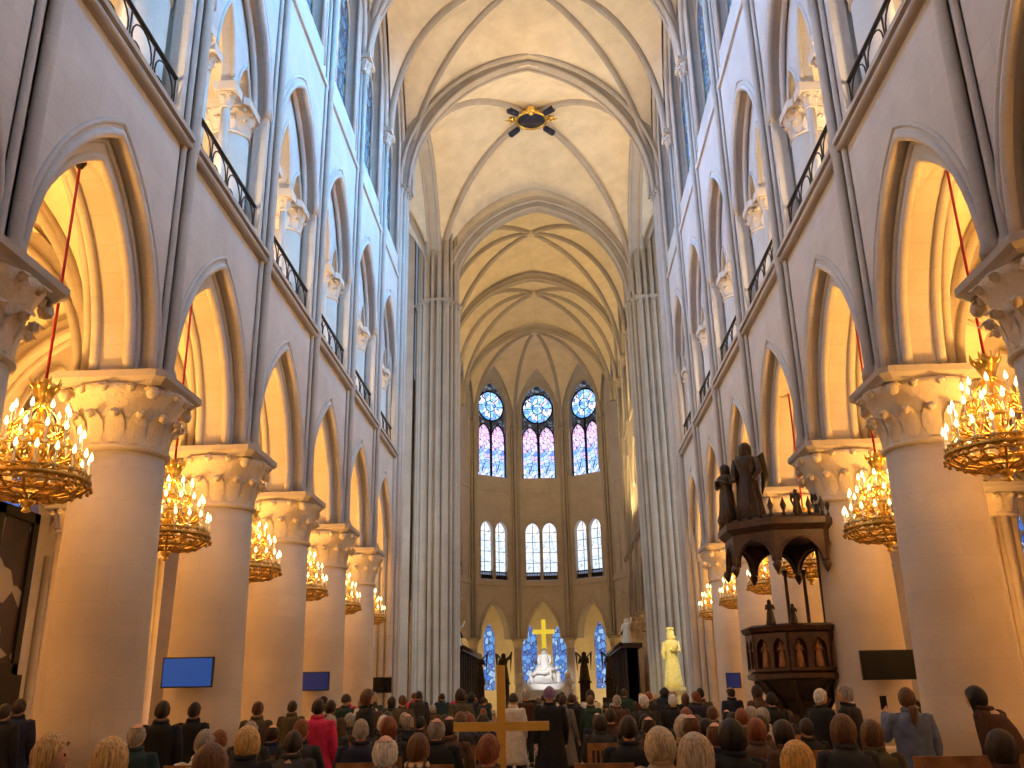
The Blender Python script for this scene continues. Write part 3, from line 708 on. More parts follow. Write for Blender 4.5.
for i in range(6):
    d = (Vector((*V[i], 0)) - Vector((*AC, 0))).normalized(); c = Vector((*V[i], 0)) - d * .1
    t = thing('apse_column', 'slender round column with wall shafts, %s of the apse arcade' % ['first on the left', 'second from the left', 'left of the gold cross', 'right of the gold cross', 'second from the right', 'last on the right'][i], 'column', (c.x, c.y, 0), 0, 'apse columns')
    mb = MB(); mb.lathe([(.55, 0), (.55, .3), (.36, .5), (.33, 5.4)], 16); mb.build('shaft', M['column'], t)
    link('capital', capital_mb(.33, .5, .6, 1, 8).mesh('capital', M['carved']), t, (0, 0, 5.4)); link('abacus', abacus_mb(.55, 0, .2).mesh('abacus', M['moulding']), t, (0, 0, 6.0))
    mb = MB(); sdv = Vector((-d.y, d.x, 0))
    for e, r in ((0, .13), (-.24, .09), (.24, .09)):
        q = -d * (.25 if e == 0 else .12) + sdv * e
        mb.lathe([(r * 1.8, 6.2), (r * 1.4, 6.4), (r, 6.5), (r, ZSPR - .2), (r * 1.8, ZSPR + .2)], 10, (q.x, q.y))
    mb.build('wall_shaft', M['moulding'], t)
# ambulatory behind the apse
wam = struct('wall_ambulatory'); mb = MB(); n = 12; RA = 13
ar = [(AC[0] + RA * math.cos(PI * i / n), AC[1] + RA * math.sin(PI * i / n)) for i in range(n + 1)]
for i in range(n):
    a, b = Vector((*ar[i], 0)), Vector((*ar[i + 1], 0)); m = (a + b) / 2; sd = (b - a).normalized(); hb = (b - a).length / 2; into = (m - Vector((*AC, 0))).normalized()
    fr = Frame((m.x, m.y), (sd.x, sd.y), (into.x, into.y)); mb = MB()
    aw_ = 1.0 if i in (5, 6) else .55
    plate(mb, fr, -hb, hb, 0, 10.5, [(0, aw_, 2.2, 6.4, 1.5)], 0, .5); mb.build('chapel_wall', M['vault'], wam)
    f0 = Frame((0, 0), (1, 0), (0, 1)); o = fr(0, .3, 0)
    window(glass_mb(f0, aw_, 2.2, 6.4, 1.5).mesh('glass', M['glass_amb']), tracery_mb(f0, aw_, 2.2, 6.4, 1.5).mesh('tracery', M['iron']), (o.x, o.y, 0), math.atan2(sd.y, sd.x))
g = struct('ceiling_ambulatory'); mb = MB(); mb.box(-14, 13.5, 78, 91, 10.5, 10.8); mb.build('slab', M['vault'], g)
# that slab must not cross the apse itself
g.children[0].data.clear_geometry()
mb = MB()
for i in range(n):
    a0, a1 = PI * i / n, PI * (i + 1) / n
    pts = [(AC[0] + q * math.cos(t_), AC[1] + q * math.sin(t_)) for q, t_ in ((CR + .1, a0), (RA + .5, a0), (RA + .5, a1), (CR + .1, a1))]
    mb.add([(x, y, z) for z in (10.5, 10.9) for x, y in pts], [(0, 1, 2, 3), (7, 6, 5, 4), (0, 4, 5, 1), (1, 5, 6, 2), (2, 6, 7, 3), (3, 7, 4, 0)])
me = mb.mesh('slab', M['vault']); g.children[0].data = me
for a in (20, 55, 90, 125, 160): lamp('POINT', (AC[0] + 9.8 * math.cos(R(a)), AC[1] + 9.8 * math.sin(R(a)), 2.2), 240, (1, .72, .26), .3)
for s in (-1, 1): lamp('SPOT', (XC + s * 5.6, 64, 12.2), 2900, (1, .66, .25), .2, (XC - s * 3, 72, 30), 120)
for s in (-1, 1): lamp('SPOT', (XC + s * 5.6, 57, 12.2), 2900, (1, .66, .25), .2, (XC - s * 3, 62, 31), 120)
for s in (-1, 1): lamp('SPOT', (XC + s * 5.6, 66, 12.2), 1100, (1, .55, .2), .2, (XC - s * 2, 84, 13), 60)  # unseen amber wash added to warm the apse wall
lamp('SPOT', (XC - 1.5, 70, 6), 3600, (1, .97, .93), .2, (-.38, 78.3, 3.5), 22)  # unseen spot added in mid-air to brighten the white altar sculpture

# ------------------------------------------------------------------ floor and west wall
mb = MB(); mb.box(-22, 22, -4, 92, -.3, 0); tag(mb.build('floor', M['floor']), kind='structure')
mb = MB(); mb.box(-20, 20, -4, -3.4, 0, ZTOP); tag(mb.build('wall_west', M['stone']), kind='structure')
# ------------------------------------------------------------------ chandeliers
def make_chandelier():
    t = empty('chandelier')
    mb = MB(); mb.tube([(0, 0, 1.25), (0, 0, 4.9)], .022, 8); tag(mb.build('rope', M['rope'], t), 'red rope')
    mb = MB(); mb.ball((0, 0, 4.88), .07, 8); mb.lathe([(.02, 4.84), (.09, 4.9), (.1, 5.0)], 10); mb.build('hook', M['iron'], t)
    mb = MB(); mb.lathe([(.03, .92), (.13, .96), (.09, 1.02), (.13, 1.1), (.17, 1.2), (.19, 1.26), (.13, 1.28), (.05, 1.3), (.04, 1.36)], 16)
    for i in range(8):
        a = PI * i / 4; mb.tube([(.14 * math.cos(a), .14 * math.sin(a), 1.18), (.2 * math.cos(a), .2 * math.sin(a), 1.26), (.22 * math.cos(a), .22 * math.sin(a), 1.35)], [.02, .022, .008], 5)
    mb.build('crown', M['gold'], t)
    mb = MB(); mb.lathe([(.03, -.56), (.06, -.54), (.03, -.5), (.07, -.46), (.12, -.4), (.06, -.34), (.04, -.2), (.09, 0), (.05, .1), (.1, .3), (.05, .42), (.08, .6), (.03, .95)], 16); mb.build('stem', M['gold'], t)
    mb = MB()
    for r, z, q in ((.76, -.12, .035), (.72, -.02, .022), (.74, -.2, .02)):
        mb.tube([(r * math.cos(a), r * math.sin(a), z) for a in [2 * PI * i / 40 for i in range(40)]], q, 6, closed=True)
    for i in range(24):
        a = 2 * PI * i / 24; c, s = math.cos(a), math.sin(a)
        mb.tube([(.75 * c - .09 * s * math.cos(u), .75 * s + .09 * c * math.cos(u), -.1 + .07 * math.sin(u)) for u in [2 * PI * j / 8 for j in range(8)]], .014, 4, closed=True)
        mb.ball((.79 * c, .79 * s, -.22), .035, 6)
    mb.build('main_ring', M['old_gold'], t)
    mb = MB()
    for i in range(16):
        a = 2 * PI * i / 16; c, s = math.cos(a), math.sin(a)
        mb.tube([(r * c, r * s, z) for r, z in ((.75, -.16), (.7, -.24), (.58, -.31), (.4, -.35), (.25, -.33), (.1, -.38))], .02, 5)
        mb.tube([(.58 * c - .1 * s * math.cos(u), .58 * s + .1 * c * math.cos(u), -.29 + .05 * math.sin(u)) for u in [2 * PI * j / 8 for j in range(8)]], .014, 4, closed=True)
    for r, z in ((.58, -.31), (.3, -.34)): mb.tube([(r * math.cos(a), r * math.sin(a), z) for a in [2 * PI * i / 30 for i in range(30)]], .02, 5, closed=True)
    mb.build('openwork_basket', M['old_gold'], t)
    tiers = [(.74, -.04, 18), (.6, .3, 14), (.38, .62, 9)]
    for r, z, n in tiers[1:]:
        mb = MB(); mb.tube([(r * math.cos(a), r * math.sin(a), z) for a in [2 * PI * i / 30 for i in range(30)]], .02, 6, closed=True); mb.build('candle_ring', M['gold'], t)
    mb = MB()
    for i in range(8):
        a = 2 * PI * i / 8; c, s = math.cos(a), math.sin(a)
        mb.tube([(r * c, r * s, z) for r, z in ((.05, .2), (.2, .08), (.4, .12), (.58, .18), (.68, .05), (.75, -.05))], .022, 5)
        mb.tube([(r * c, r * s, z) for r, z in ((.05, .6), (.18, .48), (.36, .56), (.42, .64), (.34, .68))], .018, 5)
    for r, z, n in tiers:
        for i in range(n):
            a = 2 * PI * (i + .5 * (n % 3)) / n; c, s = math.cos(a), math.sin(a)
            mb.tube([(q * c, q * s, z + h) for q, h in ((r - .16, -.1), (r - .08, -.16), (r, -.1), (r + .01, .0))], .016, 5)
            mb.tube([((r - .03) * c - .05 * s * math.cos(u), (r - .03) * s + .05 * c * math.cos(u), z - .06 + .05 * math.sin(u)) for u in [2 * PI * j / 7 for j in range(7)]], .013, 4, closed=True)
    for i in range(10):
        a = 2 * PI * i / 10; c, s = math.cos(a), math.sin(a)
        mb.tube([(q * c, q * s, h) for q, h in ((.36, .52), (.5, .4), (.56, .28), (.45, .16), (.3, .22), (.34, .3))], .02, 5); mb.ball((.47 * c, .47 * s, .36), .035, 6)
        mb.tube([(q * c, q * s, h) for q, h in ((.08, .95), (.2, .85), (.3, .7), (.36, .56))], .014, 5)
    mb.build('scroll_arms', M['gold'], t)
    mc = MB(); mc.lathe([(.012, -.03), (.045, .0), (.045, .012), (.016, .015), (.015, .2), (.01, .205)], 8)
    mcm = mc.mesh('candle', M['candle']); mb = MB(); mb.lathe([(.012, .2), (.026, .225), (.03, .25), (.018, .29), (.003, .33)], 10); mbm = mb.mesh('bulb', M['bulb'])
    for r, z, n in tiers:
        for i in range(n):
            a = 2 * PI * (i + .5 * (n % 3)) / n
            c = link('candle', mcm, t, (r * math.cos(a), r * math.sin(a), z + .03)); link('bulb', mbm, c)
    return t
M['bulb'].cycles.emission_sampling = 'NONE'
ch0 = make_chandelier()
CHL = {(-1, 0): 'gilt chandelier hanging nearest on the left, cut by the photo edge', (-1, 1): 'gilt chandelier second on the left, between the two nearest left columns',
       (-1, 2): 'gilt chandelier third on the left, in front of the third left column', (-1, 3): 'gilt chandelier fourth on the left, above the navy screen',
       (-1, 4): 'small distant gilt chandelier fifth on the left, above the small black screen', (-1, 5): 'smallest gilt chandelier on the left, next to the crossing pier',
       (1, 0): 'gilt chandelier hanging nearest on the right, cut by the photo edge', (1, 1): 'gilt chandelier on the right above the large black screen',
       (1, 2): 'gilt chandelier on the right seen through the pulpit canopy opening', (1, 3): 'gilt chandelier on the right just left of the pulpit canopy arch',
       (1, 4): 'small distant gilt chandelier on the right, second from the crossing pier', (1, 5): 'smallest gilt chandelier on the right, next to the crossing pier'}
first = True
for s in (-1, 1):
    for k in range(0, 6):
        t = ch0 if first else copy_tree(ch0); first = False
        x, y = s * 6.8, yk(k + .5, s)
        dz_ = .28 if (s, k) == (1, 0) else 0
        if (s, k) == (1, 0): x += .1
        if (s, k) == (1, 2): y += .9
        t.location = (x, y, 4.68 + dz_); tag(t, CHL[(s, k)], 'chandelier', 'gilt chandeliers in the nave arches')
        lamp('POINT', (x, y, 5.45), CH_E, (1, .52, .17), .3)

# ------------------------------------------------------------------ screens
def screen(x, y, z, wd, ht, mat, label, rz):
    t = thing('display_screen', label, 'screen', (x, y, z), rz, 'screens on the columns')
    mb = MB(); mb.box(-wd / 2, wd / 2, -.03, .04, -ht / 2, ht / 2); mb.box(-wd * .2, wd * .2, .04, .32, -.1, .1); mb.build('bezel', M['bezel'], t)
    mb = MB(); mb.box(-wd / 2 + .025, wd / 2 - .025, -.036, -.028, -ht / 2 + .025, ht / 2 - .025); mb.build('panel', mat, t)
screen(-6.72, yk(2, -1) - .97, 2.19, 1.0, .56, M['blue_screen'], 'large bright blue screen on the second left column', 0)
screen(-6.62, yk(4, -1) - .95, 2.16, .88, .52, M['navy_screen'], 'navy blue screen on the fourth left column', 0)
screen(-6.3, yk(6, -1) - 1.1, 2.15, .72, .58, M['off_screen'], 'small black screen on the left crossing pier', 0)
screen(6.95, yk(2, 1) - .95, 2.12, 1.05, .56, M['off_screen'], 'large black screen on the right column beside the pulpit', 0)
screen(6.5, yk(5, 1) - 1.0, 2.05, .5, .5, M['navy_screen'], 'small square blue screen on the right behind the pulpit', 0)

# ------------------------------------------------------------------ processional cross
t = thing('processional_cross', 'plain golden wooden cross on a tall pole in the central aisle', 'cross', (-.09, 8.5, 0))
mb = MB(); mb.lathe([(.2, 0), (.2, .03), (.06, .07), (.04, .12)], 16); mb.build('base', M['cross_gold'], t)
mb = MB(); mb.box(-.035, .035, -.03, .03, .1, 1.9); mb.build('pole', M['cross_gold'], t)
mb = MB(); mb.box(-.395, .395, -.036, .036, 1.385, 1.455); mb.build('crossbar', M['cross_gold'], t)

# ------------------------------------------------------------------ robed figures in stone, bronze and oak
def robed(mb, h=1.7, c=(0, 0, 0), arms='prayer', wide=1.0, turn=0, crown=False, kneel=False):
    o = MB(); q = h / 1.7; fold = lambda a, z: 1 + .06 * math.sin(9 * a + 3 * z) + .03 * math.sin(17 * a)
    if kneel: prof = [(.34, 0), (.36, .1), (.33, .3), (.25, .5), (.2, .62), (.22, .8), (.24, .95), (.17, 1.05), (.07, 1.1), (.06, 1.16)]
    else: prof = [(.30, 0), (.31, .1), (.25, .5), (.21, .85), (.17, 1.02), (.21, 1.2), (.235, 1.34), (.18, 1.42), (.07, 1.47), (.06, 1.53)]
    top = prof[-1][1]
    o.lathe(prof, 28, sy=.78, fold=fold)
    o.ball((0, -.02, top + .1), .105, 14, sc=(.85, .95, 1.2)); o.ball((0, -.12, top + .09), .022, 6)
    o.lathe([(.125, top - .12), (.135, top + .05), (.125, top + .15), (.07, top + .22), (.01, top + .24)], 14, (0, .025))
    if crown:
        for i in range(8): o.ball((.1 * math.cos(i * PI / 4), .1 * math.sin(i * PI / 4), top + .25), .035, 6, sc=(1, 1, 1.8))
    sh = top - .16
    for e in (-1, 1):
        if arms == 'prayer': pts = [(e * .2, 0, sh), (e * .27, -.06, sh - .28), (e * .05, -.27, sh - .16)]
        elif arms == 'raise' and e > 0: pts = [(e * .2, 0, sh), (e * .36, -.08, sh + .1), (e * .42, -.14, sh + .42)]
        elif arms == 'child' and e > 0: pts = [(e * .2, 0, sh), (e * .28, -.06, sh - .28), (e * .05, -.28, sh - .24)]
        else: pts = [(e * .2, 0, sh), (e * .28, -.02, sh - .3), (e * .22, -.16, sh - .48)]
        o.tube(pts, [.085, .07, .045], 8); o.ball(pts[-1], .055, 8)
    if arms == 'child':
        o.lathe([(.07, sh - .3), (.1, sh - .1), (.05, sh + .04)], 10, (.16, -.2)); o.ball((.16, -.21, sh + .12), .075, 10)
    cs, sn = math.cos(turn), math.sin(turn)
    mb.add([(c[0] + q * wide * (x * cs - y * sn), c[1] + q * wide * (x * sn + y * cs), c[2] + q * z) for x, y, z in o.v], o.f, True)

# ------------------------------------------------------------------ pulpit
PX, PY = 5.65, 22.0
t = thing('pulpit', 'dark carved oak pulpit with canopy and statues against the right arcade', 'pulpit', (PX, PY, 0))
N8 = 8
def ngon(r, z, n=N8, off=PI / 8): return [(r * math.cos(off + 2 * PI * i / n), r * math.sin(off + 2 * PI * i / n), z) for i in range(n)]
mb = MB(); mb.loft([ngon(.75, 0), ngon(.75, .25), ngon(.5, .4), ngon(.42, .6), ngon(.40, 1.2), ngon(.5, 1.45), ngon(.8, 1.7), ngon(1.0, 1.9)], smooth=False)
for i in range(8):
    a = PI / 8 + i * PI / 4; mb.tube([(r * math.cos(a), r * math.sin(a), z) for r, z in ((.55, .35), (.44, .7), (.44, 1.2), (.62, 1.5), (.98, 1.88))], .05, 6)
mb.build('stem', M['wood2'], t)
mb = MB(); mb.loft([ngon(1.02, 1.88), ngon(1.14, 1.92), ngon(1.14, 2.0), ngon(1.02, 2.06)], smooth=False); mb.build('lower_moulding', M['wood'], t)
mb = MB(); mb.loft([ngon(1.0, 2.05), ngon(1.0, 2.82)], smooth=False)
for i in range(8):
    a0, a1 = PI / 8 + i * PI / 4, PI / 8 + (i + 1) * PI / 4
    p, q = Vector((math.cos(a0), math.sin(a0), 0)), Vector((math.cos(a1), math.sin(a1), 0)); m = ((p + q) / 2).normalized(); sd = (q - p).normalized()
    fr_ = Frame((m.x * .98, m.y * .98), (sd.x, sd.y), (-m.x, -m.y))
    plate(mb, fr_, -.4, .4, 2.06, 2.82, [(-.2, .15, 2.12, 2.5, .22), (.2, .15, 2.12, 2.5, .22)], -.05, .03)
    mb.lathe([(.05, 2.06), (.035, 2.12), (.03, 2.7), (.055, 2.8)], 8, (p.x * 1.05, p.y * 1.05))
mb.build('drum', M['wood'], t)
mb = MB()
for i in range(8):
    a0, a1 = PI / 8 + i * PI / 4, PI / 8 + (i + 1) * PI / 4
    p, q = Vector((math.cos(a0), math.sin(a0), 0)), Vector((math.cos(a1), math.sin(a1), 0)); m = ((p + q) / 2).normalized(); sd = (q - p).normalized()
    for e in (-.2, .2): robed(mb, .52, (m.x * .93 + sd.x * e, m.y * .93 + sd.y * e, 2.13), turn=math.atan2(m.y, m.x) + PI / 2)
mb.build('carved_saints', M['chair_wood'], t)
mb = MB(); mb.loft([ngon(1.02, 2.8), ngon(1.16, 2.86), ngon(1.2, 2.95), ngon(1.1, 3.0)], smooth=False); mb.build('handrail', M['wood'], t)
# backboard and posts carrying the canopy
mb = MB(); mb.box(.95, 1.12, -.55, .75, 1.9, 4.75)
for y in (-.55, .1, .75): mb.lathe([(.08, 2.8), (.06, 3.0), (.055, 4.6), (.09, 4.8)], 8, (.9, y))
mb.build('backboard', M['wood2'], t)
for (x, y) in ((.55, .9), (.15, 1.0)):
    mb = MB(); mb.lathe([(.07, 2.95), (.045, 3.05), (.04, 4.15), (.08, 4.3)], 10, (x, y)); mb.build('post', M['wood'], t)
# canopy: arched skirt, cornice, cresting
mb = MB(); RCN = 1.36
for i in range(8):
    a0, a1 = PI / 8 + i * PI / 4, PI / 8 + (i + 1) * PI / 4
    p, q = Vector((math.cos(a0), math.sin(a0), 0)) * RCN, Vector((math.cos(a1), math.sin(a1), 0)) * RCN; m = (p + q) / 2; sd = (q - p).normalized(); mn = m.normalized()
    fr_ = Frame((m.x, m.y), (sd.x, sd.y), (-mn.x, -mn.y)); hw = (q - p).length / 2
    plate(mb, fr_, -hw, hw, 4.62, 5.35, [(0, hw - .07, 4.62, 4.66, .5)], 0, .12); arch_tube(mb, fr_, 0, hw - .07, 4.66, .5, 0, .04)
    mb.lathe([(.01, 4.4), (.06, 4.48), (.1, 4.58), (.06, 4.66)], 8, (p.x, p.y))
mb.loft([ngon(1.36, 5.3), ngon(1.5, 5.42), ngon(1.5, 5.55), ngon(1.4, 5.62), ngon(.9, 5.75)], smooth=False)
mb.build('canopy', M['wood'], t).location.z = -.4
mb = MB()
for i in range(8):
    a = PI / 8 + i * PI / 4; a1 = a + PI / 4
    for u in (.0, .25, .5, .75):
        x = 1.42 * (math.cos(a) * (1 - u) + math.cos(a1) * u); y = 1.42 * (math.sin(a) * (1 - u) + math.sin(a1) * u)
        mb.lathe([(.05, 5.58), (.03, 5.7), (.07, 5.82), (.02, 5.95), (.01, 6.0)], 6, (x, y)); mb.ball((x, y, 5.78), .06, 6)
mb.build('cresting', M['wood2'], t).location.z = -.4
for (x, y, h, ar, tn) in ((-.72, -.1, 1.75, 'low', -.6), (-1.15, .3, 1.35, 'prayer', -1.0), (.1, -1.0, .5, 'prayer', 0), (.6, -.85, .5, 'low', .3)):
    mb = MB(); robed(mb, h, (x, y, 5.7), ar, 1.1, tn)
    for e in (-1, 1):
        sx = Vector((math.cos(tn), math.sin(tn), 0)) * e; bk = Vector((-math.sin(tn), math.cos(tn), 0))
        b_ = Vector((x, y, 5.7 + h * .75)); mb.tube([b_ + bk * .12 * h, b_ + sx * .15 * h + bk * .17 * h + Vector((0, 0, .12 * h)), b_ + sx * .17 * h + bk * .19 * h - Vector((0, 0, .15 * h)), b_ + sx * .1 * h + bk * .2 * h - Vector((0, 0, .4 * h))], [.05 * h, .1 * h, .09 * h, .02], 8, flat_=.6)
    mb.build('angel_statue', M['wood2'], t).location.z = -.4
mb = MB()
for i in range(8):
    z = 1.85 * (1 - i / 8.0); mb.box(.95 + .22 * i, 1.2 + .22 * i, .2, 1.1, max(0, z - .25), z)
    if i < 7: mb.lathe([(.03, z), (.03, z + .85)], 6, (1.07 + .22 * i, .2))
mb.tube([(1.0, .2, 2.7), (2.7, .2, 1.15)], .05, 8)
mb.build('stair', M['wood2'], t)

mb = MB(); robed(mb, .5, (-.7, -.9, 2.98), 'prayer', 1.1); mb.build('rim_figure', M['wood2'], t)
mb = MB(); robed(mb, .4, (-.25, -1.02, 2.98), 'prayer', 1.1); mb.build('rim_figure', M['wood2'], t)
t = thing('floor_stand', 'dark navy panel on a thin stand right of the blue-grey sweater', 'stand', (4.55, 12.0, 0), R(-20))
mb = MB(); mb.lathe([(.2, 0), (.2, .03), (.02, .06), (.02, 1.45)], 10); mb.build('pole', M['iron'], t)
mb = MB(); mb.box(-.26, .0, -.03, .03, .75, 1.4); mb.build('panel', flat('navy_panel', (.015, .02, .06), .6), t)

# ------------------------------------------------------------------ altar end
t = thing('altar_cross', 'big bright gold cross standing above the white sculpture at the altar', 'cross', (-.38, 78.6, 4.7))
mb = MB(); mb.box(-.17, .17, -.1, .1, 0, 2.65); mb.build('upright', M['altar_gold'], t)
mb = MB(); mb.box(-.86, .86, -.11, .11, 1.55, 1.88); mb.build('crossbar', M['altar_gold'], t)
t = thing('high_altar', 'white marble high altar below the gold cross', 'altar', (-.38, 78.2, 0))
mb = MB(); mb.box(-1.9, 1.9, -.7, .8, 0, 1.9); mb.box(-2.1, 2.1, -.85, .9, 1.9, 2.1); mb.box(-1.6, 1.6, .1, .8, 2.1, 2.6); mb.build('block', M['marble'], t)
mb = MB(); mb.box(-2.9, 2.9, -2.2, 1.2, 0, .35); mb.box(-2.5, 2.5, -1.6, 1.2, .35, .6); mb.build('step', M['marble'], t)
t = thing('pieta_sculpture', 'white marble pieta group of three figures at the foot of the gold cross', 'sculpture', (-.38, 78.5, 2.6))
mb = MB(); mb.lathe([(1.15, 0), (1.1, .5), (.75, 1.0), (.45, 1.5)], 20, sy=.35, fold=lambda a, z: 1 + .1 * math.sin(5 * a)); robed(mb, 2.3, (0, 0, .2), 'low', 1.25, 0, kneel=False); mb.build('seated_mother', M['marble'], t)
mb = MB(); mb.tube([(-1.0, -.45, .55), (-.6, -.5, .8), (0, -.5, .75), (.4, -.5, .95), (.75, -.5, 1.0)], [.12, .17, .2, .24, .1], 10); mb.ball((.95, -.5, 1.1), .16, 10); mb.tube([(.4, -.55, .95), (.5, -.75, .6), (.55, -.75, .25)], [.09, .07, .05], 8); mb.build('reclining_figure', M['marble'], t)
for e in (-1, 1):
    mb = MB(); robed(mb, 1.1, (e * 1.05, -.1, 0), 'prayer', 1.1, -e * .7, kneel=True); mb.build('kneeling_child', M['marble'], t)
for i, (x, y, lab) in enumerate(((-5.2, 74.9, 'dark bronze angel on a plinth, leftmost in the choir'), (-3.4, 75.2, 'dark bronze angel on a plinth left of the white altar'), (2.6, 75.2, 'dark bronze angel on a plinth right of the white altar'), (4.5, 74.9, 'dark bronze angel on a plinth, rightmost in the choir'))):
    t = thing('bronze_angel', lab, 'statue', (x, y, 0), 0, 'bronze angels around the altar')
    mb = MB(); mb.box(-.5, .5, -.5, .5, 0, .3); mb.box(-.38, .38, -.38, .38, .3, 2.5); mb.box(-.48, .48, -.48, .48, 2.5, 2.65); mb.build('plinth', M['wood2'], t)
    mb = MB(); robed(mb, 2.0, (0, 0, 2.65), 'raise' if i % 2 else 'prayer', 1.15, (-.4 if x > 0 else .4))
    for e in (-1, 1): mb.tube([(e * .1, .2, 4.2), (e * .55, .35, 4.7), (e * .5, .4, 3.4)], [.1, .2, .03], 8, flat_=.35)
    mb.build('angel_figure', M['bronze'], t)
for e, lab in ((-1, 'white marble kneeling king on a pedestal left of the altar'), (1, 'white marble kneeling king on a pedestal right of the altar')):
    t = thing('kneeling_statue', lab, 'statue', (-.38 + e * 1.75, 74.6, 0))
    mb = MB(); mb.box(-.6, .6, -.7, .7, 0, 1.4); mb.box(-.7, .7, -.8, .8, 1.4, 1.55); mb.build('pedestal', M['marble'], t)
    mb = MB(); robed(mb, 2.1, (0, 0, 1.55), 'prayer', 1.3, PI / 2 * e, kneel=True); mb.build('king_figure', M['marble'], t)
t = thing('forward_altar', 'low dark block altar standing before the choir', 'altar', (-.3, 60, 0))
mb = MB(); mb.box(-3.2, 3.2, -2, 2, 0, .45); mb.build('step', M['floor'], t)
mb = MB(); mb.loft([[(x * q, y * q2, z) for x, y in ((-1.0, -.5), (1.0, -.5), (1.0, .5), (-1.0, .5))] for z, q, q2 in ((.45, .7, .8), (1.0, .75, .85), (1.35, 1, 1), (1.45, 1, 1))], smooth=False); mb.build('block', M['bronze'], t)
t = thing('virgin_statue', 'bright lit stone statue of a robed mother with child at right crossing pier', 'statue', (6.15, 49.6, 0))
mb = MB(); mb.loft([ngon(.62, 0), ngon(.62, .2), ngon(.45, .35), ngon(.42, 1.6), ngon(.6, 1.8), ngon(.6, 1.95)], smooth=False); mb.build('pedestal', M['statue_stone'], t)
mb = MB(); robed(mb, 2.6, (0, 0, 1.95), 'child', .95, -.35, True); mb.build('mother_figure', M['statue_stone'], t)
lamp('SPOT', (4.6, 45.5, 5.5), 700, (1, .85, .35), .1, (6.15, 49.6, 3.4), 40)
# choir stalls with carved figures on their ends
for e, y, lab in ((-1, 57.5, 'dark oak choir stalls with carved figures along the left choir wall'), (1, 57.5, 'dark oak choir stalls with carved figures along the right choir wall')):
    x = XC + e * 5.0; t = thing('choir_stalls', lab, 'stalls', (x, y, 0))
    mb = MB(); mb.box(-.25 if e > 0 else -.3, .3 if e > 0 else .25, -1.5, 12, 0, 4.1)
    for j in range(9): mb.box(-.38, .38, -1.5 + j * 1.6, -1.36 + j * 1.6, 0, 4.3)
    mb.build('back_panel', M['wood2'], t)
    mb = MB(); mb.box(-.6, .6, -1.7, 12.1, 4.1, 4.35); mb.tube([(-e * .6, -1.7, 4.3), (-e * .6, 12.1, 4.3)], .12, 6); mb.build('canopy', M['wood'], t)
    mb = MB(); mb.box(min(-e * .3, -e * 1.3), max(-e * .3, -e * 1.3), -1.5, 12, 0, .9)
    for j in range(8): mb.box(min(-e * .3, -e * 1.2), max(-e * .3, -e * 1.2), -1.4 + j * 1.6, -1.25 + j * 1.6, .9, 1.5)
    mb.build('seat_row', M['wood'], t)
    for j, h in ((0, 1.3), (1, 1.0), (2, .9)):
        mb = MB(); robed(mb, h, (-e * .2, -1.2 + j * .8, 4.35), 'raise' if j == 0 else 'prayer', 1.3, -e * .6); mb.build('carved_figure', M['marble'] if j == 0 else M['wood2'], t)

# painting in the left aisle chapel
t = thing('framed_painting', 'tall dark framed painting in the left aisle at the photo edge', 'painting', (-17.85, 31.9, 0))
mb = MB(); y2 = 1.3
for a, b, c, d in ((-y2, y2, 2.6, 2.95), (-y2, y2, 7.65, 8.0), (-y2, -y2 + .35, 2.6, 8.0), (y2 - .35, y2, 2.6, 8.0)): mb.box(-.12, .12, a, b, c, d)
mb.box(-.3, .3, -y2, y2, 0, 2.6); mb.build('frame', M['bezel'], t)
mb = MB(); mb.box(-.1, .02, -y2 + .3, y2 - .3, 2.9, 7.7)
M['canvas'] = stained('painted_canvas', [(.006, .006, .015), (.03, .02, .045), (.35, .33, .36), (.012, .012, .04), (.03, .02, .03)], 0, 1.1, .0)
nt = M['canvas'].node_tree; b_ = nt.nodes['Principled BSDF']; lk = b_.inputs['Emission Color'].links[0]; src = lk.from_socket; nt.links.remove(lk); nt.links.new(src, b_.inputs['Base Color'])
mb.build('canvas', M['canvas'], t)

# ------------------------------------------------------------------ chairs
def make_chair():
    t = empty('church_chair')
    mb = MB(); mb.box(-.21, .21, -.2, .2, .43, .47); mb.build('seat', M['rush'], t)
    mb = MB()
    for z0, z1 in ((.9, 1.0), (.58, .63)): mb.box(-.21, .21, -.245, -.215, z0, z1)
    for i in range(6): mb.box(-.17 + .068 * i - .015, -.17 + .068 * i + .015, -.24, -.22, .6, .92)
    mb.build('backrest', M['chair_wood'], t)
    for x in (-.2, .2):
        mb = MB(); mb.box(x - .02, x + .02, -.25, -.21, 0, 1.0); mb.build('leg', M['chair_wood'], t)
        mb = MB(); mb.box(x - .02, x + .02, .17, .21, 0, .45); mb.build('leg', M['chair_wood'], t)
    mb = MB()
    for y in (-.23, .19): mb.box(-.2, .2, y - .012, y + .012, .2, .23)
    mb.build('stretcher', M['chair_wood'], t)
    return t
chair0 = make_chair(); cfirst = [True]
def chair(x, y, rz, label):
    t = chair0 if cfirst[0] else copy_tree(chair0); cfirst[0] = False
    t.location = (x, y, 0); t.rotation_euler = (0, 0, rz); tag(t, label, 'chair', 'wooden church chairs')

